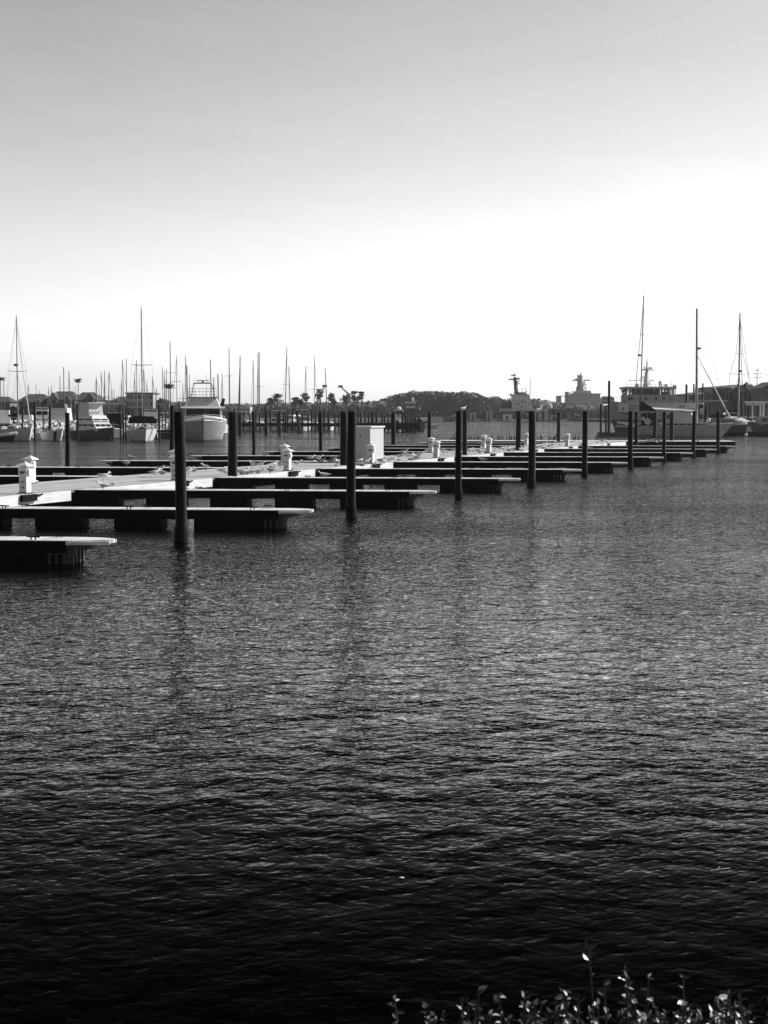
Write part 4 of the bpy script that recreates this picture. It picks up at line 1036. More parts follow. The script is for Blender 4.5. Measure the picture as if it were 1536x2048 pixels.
ar.tube((sx_(1288.5), 0, sz_(740)), (sx_(1287.5), 0, sz_(732)), .12, .05, 6); ar.box(sx_(1296), sx_(1303), -.3, .3, sz_(737.6), sz_(734.8)); ar.box(sx_(1257.5), sx_(1259), -.1, .1, sz_(762.5), sz_(759.5)); ar.box(sx_(1303), sx_(1307), -.1, .1, sz_(762), sz_(760))
for x_ in (1298, 1302): ar.tube((sx_(x_), .5, sz_(774)), (sx_(x_), .5, sz_(751)), .03, n=4)
ar.build('crossarm', M_SHIPG, mo)
MB().ell((sx_(1319), -.5, sz_(767)), (.36, .3, .46), 10, 8).build('satellite_dish', M_SHIPL, r, smooth=True)
MB().tube((sx_(1317), 0, sz_(773.8)), (sx_(1324), -.5, sz_(773)), .09, n=6).build('dish_arm', M_SHIPG, r)
MB().box(sx_(1329), sx_(1333.5), -.3, .3, sz_(773.8), sz_(768)).build('sensor_box', M_SHIPG, r); MB().lathe([(.2, sz_(773.8)), (.22, sz_(770)), (.08, sz_(766))], sx_(1274), 0, 8).build('searchlight', M_SHIPL, r)
MB().tube((sx_(1342), 0, sz_(774)), (sx_(1346), 0, sz_(735)), .03, .012, 4).tube((sx_(1251), 0, sz_(774)), (sx_(1251), 0, sz_(764)), .03, .02, 4).build('antenna', M_WIRE, r)
MB().box(sx_(1340), sx_(1344.8), -2.4, -1.8, sz_(773.8), sz_(771)).build('lamp_box', M_DGREY, r)
rl = MB()
for x_ in range(1224, 1262, 5): rl.tube((sx_(x_), -1.8, sz_(803)), (sx_(x_), -1.8, sz_(795)), .025, n=4)
rl.path([(sx_(1223.5), -.5, sz_(795.5)), (sx_(1238), -2.6, sz_(796)), (sx_(1247), -3.0, sz_(797))], .025, 4)
rl.build('bow_rail', M_ALU, r)
MB().path([(sx_(1228), -1.2, sz_(816)), (sx_(1236), -2.6, sz_(826)), (sx_(1250), -3.4, sz_(830)), (sx_(1262), -3.7, sz_(825))], .05, 5).build('mooring_rope', M_DGREY, r)
# covered boat on a lift, left of the tall piling
r = empty('lifted_boat', (xat(1208, 250), 250, 0), 0, 'small boat under a striped box cover, raised on a lift left of the patrol ship', 'boat')
q = lambda p: xat(p, 250) - xat(1208, 250)
MB().side([(q(1202), zat(808, 250)), (q(1224), zat(808, 250)), (q(1226), zat(798, 250)), (q(1222), zat(793, 250)), (q(1206), zat(792.5, 250)), (q(1202.5), zat(797, 250))], -1.5, 1.5).build('cover', M_LGREY, r)
MB().box(q(1203), q(1226), -1.55, 1.55, zat(798.8, 250), zat(797, 250)).box(q(1203), q(1225), -1.55, 1.55, zat(807, 250), zat(804.8, 250)).build('strap', M_DGREY, r)
for x_ in (1204, 1222): MB().tube((q(x_), 1.6, -.3), (q(x_), 1.6, zat(800, 250)), .15, n=6).build('lift_post', M_PILE, r)

# ------------------------------------------------------------------ tugboat by the pier
d_ = 272; cx = 830
sx_ = lambda p: xat(p, d_) - xat(cx, d_)
sz_ = lambda p: zat(p, d_)
r = empty('tugboat', (xat(cx, d_), d_, 0), 0, 'black tugboat with a tall pale wheelhouse, moored behind the right end of the old pier', 'tugboat')
hull_loft(r, 'hull', M_BLACK, [(sx_(792), 2.2, sz_(845), 2.0, -.4, .3), (sx_(800), 2.8, sz_(847), 2.6, -.4, 0), (sx_(826), 2.9, sz_(846), 2.6, -.4, 0), (sx_(840), 2.0, sz_(845), 1.2, -.4, 0), (sx_(850), .15, sz_(847), .05, -.4, -.1)])
MB().side([(sx_(832), sz_(846)), (sx_(849), sz_(850)), (sx_(843), sz_(840)), (sx_(836), sz_(834))], -.9, .9).build('bow_bulwark', M_BLACK, r)
sb('lower_house', M_DGREY, 812, 832, 826, 846, 2.0)
wh = sb('wheelhouse', M_LGREY, 812.5, 830.5, 805.5, 816.5, 1.2)
sb('wheelhouse_base', M_DGREY, 812, 831.5, 816.6, 826, 1.4)
for x0, x1 in ((814, 816.6), (818, 821), (822.2, 825), (826.5, 829)): MB().box(sx_(x0), sx_(x1), -1.24, -1.205, sz_(812.5), sz_(807.5)).build('window', M_GLASS, wh)
sb('wheelhouse_roof', M_CREAM, 809.5, 832, 803.2, 805.4, 1.5)
MB().tube((sx_(821.5), 0, sz_(803)), (sx_(821.5), 0, sz_(786)), .1, .05, 6).tube((sx_(818.5), 0, sz_(794)), (sx_(824.5), 0, sz_(794)), .05, n=5).build('mast', M_DGREY, r)
MB().box(sx_(823.5), sx_(829), -.5, .5, sz_(803.1), sz_(799)).ell((sx_(825), 0, sz_(797.5)), (.22, .22, .22)).build('radar_box', M_WHITE, r)
MB().ell((sx_(837), -.6, sz_(819)), (.35, .3, .4)).build('life_raft', M_DGREY, r)
b = MB()
for x_ in (833, 836, 839, 842): b.tube((sx_(x_), -1, sz_(846)), (sx_(x_ - 1), -1, sz_(824)), .04, n=4)
b.path([(sx_(832), -1, sz_(824)), (sx_(841), -1, sz_(833))], .04, 4); b.build('railing', M_WIRE, r)
r = empty('work_boat', (xat(797, 268), 268, 0), R(-90), 'small work boat with a rounded white wheelhouse left of the tugboat', 'boat')
hull_parts(r, M_DGREY, 8, 2.6, 2.0, 1.5, .7, .85)
h_ = house(r, 'wheelhouse', M_CREAM, -1.5, 1.5, .9, 1.5, 3.9, .2, 0, .85, (3, 3), (.65, .88))
MB().ell((0, 0, 4.1), (.5, .5, .35)).build('radar_dome', M_WHITE, r)
MB().tube((-.5, -.6, 3.9), (-.6, -.7, 6.4), .05, n=5).tube((-.5, .6, 3.9), (-.6, .7, 6.9), .05, n=5).build('mast', M_MASTD, r)
r = empty('launch', (xat(845, 330), 330, 0), R(185), 'pale low launch crossing the open water right of the tugboat', 'boat')
hull_parts(r, M_LGREY, 7, 2.2, 1.0, .7, .6, .85); house(r, 'cabin', M_CREAM, -2, 1, .9, .75, 1.6, .4, 0, .9, (2, 3))

# ------------------------------------------------------------------ cutter-like ship and warship on the far shore
d_ = 600; cx = 1040
r = empty('tender_ship', (xat(cx, d_), d_, 0), 0, 'dark-hulled ship with a sunlit pale tower house and tall dark lattice mast', 'ship')
hull_loft(r, 'hull', M_DGREY, [(sx_(992), 3, sz_(826), 2.5, -.5, 2), (sx_(1010), 5, sz_(823), 4.5, -.5, 0), (sx_(1070), 5, sz_(822), 4.5, -.5, 0), (sx_(1092), .5, sz_(817), .2, -.5, -2)])
sb('main_deck', M_LGREY, 1000, 1072, 817.2, 822, 4.2)
tw_ = sb('tower_house', M_WHITE, 1021.5, 1060, 791, 817, 3.6, tx=.9)
sb('tower_top', M_LGREY, 1019, 1056, 788.5, 791, 4.0)
MB().side([(sx_(1046), sz_(791)), (sx_(1056), sz_(792)), (sx_(1061), sz_(806)), (sx_(1063), sz_(817)), (sx_(1046), sz_(817))], -3.9, -3.62).build('wing', M_WHITE, r)
for x_, y_ in ((1028, 806), (1034, 807), (1041, 802), (1047, 803), (1040, 812), (1055, 806)): MB().box(sx_(x_), sx_(x_ + 2.8), -3.98 if x_ > 1045 else -3.75, -3.5, sz_(y_ + 3), sz_(y_)).build('window', M_DGREY, tw_)
b = MB(); rn = random.Random(5)
for k in range(26):
    x_ = rn.uniform(1000, 1022); y_ = rn.uniform(800, 817); b.box(sx_(x_), sx_(x_ + rn.uniform(1, 4)), -3, rn.uniform(-1, 2), sz_(817.2), sz_(y_))
b.build('deck_gear', M_DGREY, r)
m_ = MB(); m_.tube((sx_(1033), 0, sz_(789)), (sx_(1029), 0, sz_(754)), 1.0, .5, 6); m_.tube((sx_(1029), 0, sz_(754)), (sx_(1028.5), 0, sz_(745)), .12, n=5)
mo = m_.build('lattice_mast', M_DGREY, r)
b = MB()
for a_, b2, y_ in ((1017, 1036, 759), (1022, 1031, 751), (1025, 1039, 758), (1028, 1036, 764)): b.tube((sx_(a_), 0, sz_(y_)), (sx_(b2), 0, sz_(y_ - 1)), .3, n=5)
for k in range(16):
    x_, y_ = rn.uniform(1026, 1037), rn.uniform(753, 768); b.box(sx_(x_), sx_(x_ + 1.8), -.5, .5, sz_(y_ + 2.2), sz_(y_))
b.build('radar_yard', M_DGREY, mo)
b = MB()
for x_, y_ in ((1044, 777), (1051, 776), (1053, 782), (1060, 755), (1022, 786)): b.tube((sx_(x_), 0, sz_(790)), (sx_(x_), 0, sz_(y_)), .14, .1, 5); b.box(sx_(x_ - .8), sx_(x_ + .8), -.4, .4, sz_(y_ + 1.5), sz_(y_)) if y_ > 760 else None
b.box(sx_(1036), sx_(1050), -1.5, 1.5, sz_(788.4), sz_(784.5)); b.build('antenna', M_DGREY, r)
MB().box(sx_(1072), sx_(1084), -2, 2, sz_(822), sz_(816), .2, .4, .6).tube((sx_(1081), 0, sz_(817)), (sx_(1085), 0, sz_(811)), .5, .6, 6).build('foredeck_crane', M_CREAM, r)

d_ = 950; cx = 1155
r = empty('warship', (xat(cx, d_), d_, 0), 0, 'large hazy grey warship with slab-sided superstructure and a crossed mast', 'warship')
sb('hull', M_GREY, 1085, 1215, 817, 832, 11)
s1 = sb('superstructure', M_GREY, 1134, 1196, 789, 817, 9)
sb('forward_block', M_GREY, 1133, 1155, 790, 816.8, 9.4)
sb('bridge_wing', M_GREY, 1143, 1197.5, 787, 788.9, 10)
sb('upper_works', M_GREY, 1150, 1180, 781.5, 786.9, 6, tx=.9)
sb('funnel', M_GREY, 1130.5, 1135.5, 783.5, 817, 4); sb('aft_tower', M_GREY, 1113, 1121, 791.5, 817, 4); sb('aft_arm', M_GREY, 1121.1, 1131, 791.5, 793, 1)
sb('boat_deck', M_LGREY, 1114, 1133, 806, 817, 5)
m_ = MB(); m_.tube((sx_(1163), 0, sz_(781.5)), (sx_(1160), 0, sz_(756)), 3.2, 1.8, 6); m_.lathe([(1.6, sz_(756)), (2.0, sz_(753)), (1.6, sz_(750))], sx_(1159.5), 0, 8); m_.tube((sx_(1161), 0, sz_(750)), (sx_(1161), 0, sz_(745)), .4, n=5)
mo = m_.build('mast', M_GREY, r)
b = MB()
for a_, b2, y_, rr in ((1144, 1179, 760.5, .45), (1154, 1170, 765, .5), (1156, 1172, 769, .5), (1150, 1157, 758.5, .6), (1155, 1170, 773, .5)): b.tube((sx_(a_), 0, sz_(y_)), (sx_(b2), 0, sz_(y_)), rr, n=5)
for x_, y_ in ((1153, 774), (1171, 774), (1139, 784), (1145, 782), (1149, 783)): b.box(sx_(x_ - 1), sx_(x_ + 1), -1, 1, sz_(788), sz_(y_))
b.build('yardarm', M_GREY, mo)
MB().side([(sx_(1196), sz_(812)), (sx_(1203), sz_(806)), (sx_(1206), sz_(817)), (sx_(1196), sz_(817))], -6, 6).build('forecastle', M_LGREY, r)
tag(MB().lathe([(1.2, zat(830, 620)), (1.4, zat(810, 620)), (.9, zat(808, 620))], 0, 0, 8).build('small_tank', M_LGREY, None, (xat(1098, 640), 640, 0)), 'small pale silo between the dark-masted ship and the warship', 'tank')
# cranes
for x0, y0, x1, y1, lab in ((637, 800, 649.5, 772, 'distant crane boom slanting up right behind the lone pines'), (700, 790, 681, 773, 'distant crane boom slanting up left above the tree line')):
    d_ = 900; cx = x0
    r = empty('crane', (xat(cx, d_), d_, 0), 0, lab, 'crane', None)
    MB().tube((sx_(x0), 0, sz_(y0)), (sx_(x1), 0, sz_(y1)), .9, .5, 4).build('boom', M_LGREY, r)
    MB().tube((0, 0, 0), (0, 0, sz_(y0) + 1), 1.6, 1.2, 6).build('tower', M_LGREY, r)
    MB().box(sx_(x1) - 1.4, sx_(x1) + 1.4, -.7, .7, sz_(y1) - .6, sz_(y1) + .7).build('boom_head', M_DGREY, r)

# ------------------------------------------------------------------ far shore clutter: barges, sheds, bushes
rn = random.Random(21)
b = MB()
for k in range(260):
    x_ = rn.uniform(880, 1235); y0 = 842.2; h_ = rn.uniform(1, 9); d_ = rn.uniform(575, 590)
    b.box(xat(x_, d_), xat(x_ + rn.uniform(2, 9), d_), d_ - 568, d_ - 566, -.2, zat(841 - h_, d_), rn.uniform(-.1, .1))
for k in range(5000):
    x_ = rn.uniform(875, 1240); d_ = rn.uniform(575, 600)
    b.leafq((xat(x_, d_), d_ - 568, rn.uniform(0.2, zat(827 + 3 * math.sin(x_ * .07), d_))), rn.uniform(.5, 1.1), .2, rn)
tag(b.build('shore_scrub', M_LEAFD, None, (0, 568, 0)), 'dark scrub and clutter lining the far shore', 'shrubs', kind='stuff')
for x0, x1, y0, y1, m, lab, c_ in ((1096, 1122, 816, 829, M_DGREY, 'dark flat-sided barge shed on the far shore left of the warship', 'shed'), (1077, 1096, 820, 829, M_GREY, 'low grey container on the far shore beside the ship bow', 'container'),
        (1006, 1024, 828.5, 832, M_WHITE, 'small white boat hauled out in front of the dark-masted ship', 'boat'), (1100, 1112, 831, 836, M_GREY, 'grey float on the far shore below the barge shed', 'barge'), (940, 952, 826, 832, M_GREY, 'grey boxy hut on the far shore below the wooded ridge', 'hut'),
        (905, 914, 829, 833, M_GREY, 'small grey hut at the left of the far shore scrub', 'hut'), (1149, 1160, 829, 836, M_DGREY, 'dark hut at the waterline below the warship', 'hut'), (973, 985, 823, 829, M_GREY, 'grey box shed left of the dark-masted ship', 'shed')):
    d_ = 572; cx = (x0 + x1) / 2; r = empty(c_.replace(' ', '_'), (xat(cx, d_), d_, 0), rn.uniform(-.1, .1), lab, c_)
    w_ = (xat(x1, d_) - xat(x0, d_)) / 2
    MB().box(-w_, w_, -1.5, 1.5, min(.2, zat(y1, d_)), zat(y0, d_) - .3).build('body', m, r)
    MB().box(-w_ * 1.04, w_ * 1.04, -1.7, 1.7, zat(y0, d_) - .29, zat(y0, d_)).build('roof', M_LGREY if m != M_WHITE else M_WHITE, r)
    MB().box(-w_ * .4, w_ * .1, -1.56, -1.505, .5, zat(y0, d_) - .6).build('opening', M_BLACK, r)
r = empty('low_pier', (xat(885, 560), 560, 0), 0, 'low dark piled pier left of the far shore scrub', 'pier')
MB().box(xat(862, 560) - xat(885, 560), xat(912, 560) - xat(885, 560), -2, 2, .6, 1.9).build('deck', M_DGREY, r)
for k in range(12): MB().tube((-4.5 + k * .9, -1.8, -.4), (-4.5 + k * .9, -1.8, 2.4), .15, n=5).build('piling', M_PILE, r)
tag(MB().box(-2.4, 2.4, -1, 1, .0, 1.6, tx=.95).build('pale_barge', M_LGREY, None, (xat(872, 556), 556, 0)), 'long pale barge tied beside the low piled pier', 'barge')

# ------------------------------------------------------------------ woods
def woods(name, prof, d0, d1, n, size, label, m=M_LEAF, seed=1, gap=0.0):
    """prof: (x px, y px of the canopy top)"""
    rn = random.Random(seed); b = MB(); dm = (d0 + d1) / 2
    def top(x):
        for (xa, ya), (xb, yb) in zip(prof, prof[1:]):
            if xa <= x <= xb: return ya + (yb - ya) * (x - xa) / (xb - xa)
        return prof[-1][1]
    x0, x1 = prof[0][0], prof[-1][0]
    # inner mass
    pts = []
    x = x0
    while x < x1: pts.append(x); x += 6
    pts.append(x1)
    rings = []
    for x in pts:
        z = zat(top(x) + 5, d0 + (d1 - d0) * .6) * (1 + .05 * math.sin(x * .3))
        rings.append([(xat(x, d0 + 6), 6, 0), (xat(x, d1), d1 - d0, 0), (xat(x, d1), d1 - d0, z * .9), (xat(x, d0 + (d1 - d0) * .5), (d1 - d0) * .5, z), (xat(x, d0 + 8), 8, z * .7)])
    b.loft(rings)
    # crowns: billowing clumps of leaves
    crowns = []
    nc = int((x1 - x0) / (2.0 if size < 1.5 else 2.6)) * 3
    for k in range(nc):
        x = rn.uniform(x0, x1); d = rn.uniform(d0, d1); zt = zat(top(x) + abs(rn.gauss(0, 2.2)) - .6, dm) ; rad = size * rn.uniform(2.2, 3.6)
        lev = rn.random() ** .6
        crowns.append((xat(x, d), d - d0, (zt - rad) * (lev if d < dm else 1) , rad))
    per = max(10, int(1.8 * n) // max(1, len(crowns)))
    for cx_, cy_, cz_, rad in crowns:
        for k in range(per):
            v = Vector((rn.gauss(0, 1), rn.gauss(0, 1), rn.gauss(0, 1))).normalized() * rad * rn.uniform(.65, 1.05)
            b.leafq((cx_ + v.x, cy_ + v.y, max(.3, cz_ + v.z * .85)), size * rn.uniform(.22, .5), 0, rn)
    return tag(b.build(name, m, None, (0, d0, 0)), label, 'woods', kind='stuff')
woods('wooded_ridge', [(752, 801), (762, 797), (778, 791), (790, 786), (803, 784), (815, 781), (828, 778), (840, 781), (856, 779), (880, 780), (905, 781), (925, 780), (940, 781), (952, 784), (962, 789), (970, 795)], 690, 740, 42000, 1.5, 'tall wooded ridge in the middle of the far shore', seed=2)
woods('far_woods', [(425, 803), (470, 804), (520, 805), (545, 801), (566, 800), (580, 804), (593, 800), (612, 800), (626, 803), (640, 799), (660, 800), (676, 802), (690, 799), (712, 799), (730, 801), (745, 799), (775, 796)], 640, 680, 24000, 1.3, 'low even tree line behind the old pier', seed=3)
woods('far_woods', [(962, 794), (975, 791), (988, 788), (996, 792), (1004, 796), (1030, 795), (1062, 795), (1075, 794), (1092, 797), (1110, 800), (1135, 803)], 800, 850, 16000, 1.7, 'paler tree line behind the dark-masted ship', seed=4)
woods('far_woods', [(1130, 805), (1190, 806), (1230, 804), (1260, 800), (1300, 803), (1345, 802), (1360, 797), (1372, 794), (1400, 790)], 720, 760, 12000, 1.6, 'tree line seen around the patrol ship', seed=5)
woods('shore_trees', [(-60, 800), (0, 794), (10, 792), (22, 800), (30, 806), (36, 797)], 470, 500, 6000, 1.0, 'dark trees behind the left edge boats', seed=6)
woods('shore_trees', [(186, 786), (193, 787), (203, 793), (215, 800), (224, 797), (236, 793), (250, 789)], 470, 500, 7000, .9, 'dark trees between the gabled houses and the flat block', seed=7)
woods('shore_trees', [(305, 790), (315, 789), (322, 792), (330, 798), (345, 801), (360, 799), (380, 802), (430, 806)], 470, 500, 7000, .9, 'dark trees right of the flat block, behind the motor yacht', seed=8)
woods('shore_trees', [(20, 809), (60, 808), (100, 812), (160, 811), (250, 812), (330, 811), (370, 814)], 336, 350, 9000, .6, 'dark low trees in front of the houses on the left shore', seed=9)
woods('shore_trees', [(1474, 771), (1482, 766), (1490, 762), (1498, 764), (1506, 768), (1520, 770), (1535, 768), (1600, 766)], 365, 390, 12000, .8, 'dark bushy trees in front of the long roofed building at right', M_LEAFD, seed=10)

def pine(x, ytop, ybase, d, wpx, label, seed=0, trunk_to=None):
    rn = random.Random(seed); k = d / FPX
    H = zat(ytop, d); W = wpx * k / 2
    root = empty('pine_tree', (xat(x, d), d, 0), 0, label, 'pine tree', 'lone pines standing above the far tree line')
    cb = zat(ybase, d)
    t = MB().tube((0, 0, 0), (.2, 0, cb), .42, .3, 6).tube((.2, 0, cb), (0, 0, H - .8), .3, .12, 6)
    for q in range(6):
        a = rn.uniform(0, 6.28); z = cb + (H - cb) * rn.uniform(.1, .8); t.tube((.1, 0, z), (math.cos(a) * W * .8, math.sin(a) * W * .8, z + W * .3), .12, .05, 4)
    t.build('trunk', M_TRUNK, root)
    c = MB()
    for q in range(13):
        a = rn.uniform(0, 6.28); f = rn.random(); z = cb + (H - cb) * (.15 + .85 * f); rr = W * rn.uniform(.1, .7) * math.sqrt(max(.15, 1 - f * .7)); px_, py_ = math.cos(a) * rr, math.sin(a) * rr
        for e in range(34):
            c.leafq((px_ + rn.gauss(0, W * .2), py_ + rn.gauss(0, W * .2), min(H, z + rn.gauss(0, W * .13))), rn.uniform(.22, .55), .3, rn)
    c.build('crown', M_PINE, root)
for x_, yt, yb, w_, lab in [(554, 788, 799, 24, 'round-topped lone tree right of the close pair of masts'), (541, 796, 803, 12, 'small pine touching the left of the round-topped lone tree'), (590, 795, 804, 17, 'low dense pine left of the straight mast'), (601, 798, 805, 13, 'small pine squeezed beside the low dense one'), (611, 785, 797, 16, 'pine with an open crown behind the straight mast'),
                          (640, 779, 793, 17, 'tallest lone pine, below the left crane boom'), (662, 786, 797, 13, 'narrow lone pine right of the left-leaning mast'), (690, 789, 803, 18, 'lone pine with layered boughs under the right crane boom'), (709, 783, 799, 15, 'left one of twin flat-topped pines'), (723, 784, 793, 16, 'right one of twin flat-topped pines, with a long bare trunk'), (668, 797, 803, 9, 'tiny pine crown at the foot of the narrow pine')]:
    pine(x_, yt, yb + 8, 610, w_ * 1.35, lab, int(x_))

# ------------------------------------------------------------------ buildings
def building(label, x0, x1, yroof, yeave, d, depth, wall=M_SIDING, roofm=M_ROOF, style='hip', floors=3, cols=6, gables=(), name='apartment_building', cat='building'):
    cx = (x0 + x1) / 2; r = empty(name, (xat(cx, d), d, .8), 0, label, cat)
    w = (xat(x1, d) - xat(x0, d)) / 2; ze = zat(yeave, d) - .8; zr = zat(yroof, d) - .8
    wl = MB().box(-w, w, 0, depth, -.5, ze).build('wall', wall, r)
    ov = .5
    rb = MB()
    if style == 'flat': rb.box(-w - .3, w + .3, -.3, depth + .3, ze + .003, zr)
    elif style == 'hip':
        k = min(w * .45, depth / 2)
        rb.add([(-w - ov, -ov, ze), (w + ov, -ov, ze), (w + ov, depth + ov, ze), (-w - ov, depth + ov, ze), (-w + k, depth / 2, zr), (w - k, depth / 2, zr)], [(3, 2, 1, 0), (0, 1, 5, 4), (1, 2, 5), (2, 3, 4, 5), (3, 0, 4)])
    elif style == 'gable':       # gable faces the viewer
        rb.add([(-w - ov, -ov, ze), (w + ov, -ov, ze), (0, -ov, zr), (-w - ov, depth, ze), (w + ov, depth, ze), (0, depth, zr)], [(0, 2, 1), (0, 3, 5, 2), (1, 2, 5, 4), (3, 4, 5), (0, 1, 4, 3)])
    elif style == 'shed':
        rb.add([(-w - ov, -ov, ze), (w + ov, -ov, ze + (zr - ze) * .25), (w + ov, depth, ze + (zr - ze) * .25), (-w - ov, depth, ze), (-w - ov, depth / 2, ze + (zr - ze) * .3), (w + ov, depth / 2, zr)], [(0, 1, 5, 4), (4, 5, 2, 3), (3, 2, 1, 0), (1, 2, 5), (3, 0, 4)])
    rb.build('roof', roofm, r)
    for f in range(floors):
        for c in range(cols):
            xx_ = -w + (c + .5) * 2 * w / cols; zz = (f + .3) * ze / floors
            ww = 2 * w / cols * .27; hh = ze / floors * .5
            MB().box(xx_ - ww, xx_ + ww, -.06, .0 - .004, zz, zz + hh).build('window', M_GLASS, wl)
    for gx, gw, gy0, gy1 in gables:
        gxl = xat(gx, d) - xat(cx, d); gwl = gw * d / FPX / 2; z0, z1 = zat(gy1, d) - .8, zat(gy0, d) - .8
        gg = MB().add([(gxl - gwl, -1.2, 0), (gxl + gwl, -1.2, 0), (gxl + gwl, -1.2, z0), (gxl, -1.2, z1), (gxl - gwl, -1.2, z0), (gxl - gwl, depth / 2, 0), (gxl + gwl, depth / 2, 0), (gxl + gwl, depth / 2, z0), (gxl, depth / 2, z1), (gxl - gwl, depth / 2, z0)],
                      [(0, 1, 2, 3, 4), (0, 4, 9, 5), (1, 6, 7, 2), (5, 9, 8, 7, 6)]).build('gable_bay', M_SIDINGL, r)
        MB().add([(gxl - gwl - .4, -1.7, z0 - .3), (gxl, -1.7, z1 + .15), (gxl + gwl + .4, -1.7, z0 - .3), (gxl - gwl - .4, depth / 2, z0 - .3), (gxl, depth / 2, z1 + .15), (gxl + gwl + .4, depth / 2, z0 - .3)], [(0, 1, 4, 3), (1, 2, 5, 4)]).build('gable_roof', M_ROOF, gg)
        for q in range(3): MB().box(gxl - .7, gxl + .7, -1.26, -1.205, z0 * (.12 + q * .32), z0 * (.12 + q * .32) + 1.3).build('window', M_GLASS, gg)
    return r
building('long dark-roofed apartment house at the left behind the tall crosstree mast', 36, 93, 787.5, 803, 440, 12, gables=((52, 12, 797, 806), (78, 11, 799, 806)), cols=8)
building('tallest dark-roofed apartment house with two pale gabled bays', 93, 150, 782, 800, 438, 13, gables=((108, 16, 786, 797), (137, 15, 793, 801)), cols=7)
building('apartment house with white-trimmed gable, left of the sport fishing boat roof', 148, 193, 784, 800, 442, 11, gables=((182, 14, 788, 796),), cols=6)
building('boxy flat-roofed dark block behind the tallest left mast', 253, 306, 785, 788, 430, 12, M_GREY, M_DGREY, 'flat', 4, 7)
building('low house right of the flat block with a shallow roof', 306, 338, 797, 806, 436, 9, M_SIDINGL, M_ROOF, 'gable', 2, 4, name='house', cat='house')
building('pale low house left of the flat block under dark trees', 206, 250, 803, 810, 425, 8, M_SIDINGL, M_ROOF, 'hip', 2, 6, name='house', cat='house')
building('dim house at the far left edge behind the boats', -20, 20, 793, 804, 445, 9, M_SIDING, M_ROOF, 'hip', 3, 5, name='house', cat='house')
building('long low pale shed behind the right shoulder of the motor yacht', 458, 500, 808, 812, 600, 10, M_LGREY, M_GREY, 'gable', 1, 6, name='shed', cat='shed')
building('long dark hangar with a slanting roof behind the raked mast', 1376, 1426, 781, 790, 400, 25, M_DGREY, M_ROOF, 'shed', 1, 8, name='hangar', cat='building')
building('tall dark warehouse with a flat stepped roof at the right', 1423, 1484, 767.5, 776, 402, 22, M_DGREY, M_ROOF, 'shed', 2, 9, name='warehouse', cat='building')
building('gabled house peak cut off by the right edge', 1527, 1570, 763, 776, 350, 12, M_SIDING, M_ROOF, 'gable', 3, 4, name='house', cat='house')
building('dark low building behind the short pilings right of the raked mast', 1400, 1452, 800, 803, 330, 10, M_DGREY, M_GREY, 'flat', 2, 7, name='dock_house', cat='building')
r = empty('open_pavilion', (xat(1508, 240), 240, 0), 0, 'open pavilion with a pale flat roof on posts above the work float', 'pavilion')
q = lambda p: xat(p, 240) - xat(1508, 240)
MB().box(q(1494), q(1530), -2, 2, zat(806, 240), zat(802.5, 240)).build('roof', M_CREAM, r)
MB().box(q(1497), q(1526), -1.8, 1.8, zat(810.5, 240), zat(806.1, 240)).build('fascia', M_GREY, r)
for x_ in (1500, 1516, 1522): MB().tube((q(x_), -1.5, -.3), (q(x_), -1.5, zat(806, 240)), .11, n=6).build('post', M_LGREY, r)
MB().box(q(1496), q(1528), -2.2, 2.2, .4, .8).build('deck', M_DGREY, r)
tag(MB().box(-3.5, 3.5, -1, 1, -.3, 1.3).add([], []).build('quay_wall', M_DGREY, None, (xat(1440, 250), 250, 0)), 'dark quay wall behind the domed-cabin sailboat', 'quay')
r = empty('radio_mast', (xat(1513, 380), 380, 0), 0, 'thin radio mast with three crossbars above the trees at far right', 'radio mast')
q = lambda p: xat(p, 380) - xat(1513, 380)
MB().tube((0, 0, 0), (0, 0, zat(745, 380)), .16, .09, 6).ell((0, 0, zat(737, 380)), (.12, .12, .12)).tube((0, 0, zat(745, 380)), (0, 0, zat(736, 380)), .05, n=5).build('pole', M_MASTD, r)
for y_, a_ in ((747.5, 1506), (755.5, 1507), (741, 1510.5)): MB().tube((q(a_), 0, zat(y_, 380)), (-q(a_), 0, zat(y_, 380)), .06, n=5).box(q(a_) - .08, q(a_) + .08, -.08, .08, zat(y_, 380), zat(y_ - 2, 380)).box(-q(a_) - .08, -q(a_) + .08, -.08, .08, zat(y_, 380), zat(y_ - 2, 380)).build('crossbar', M_MASTD, r)

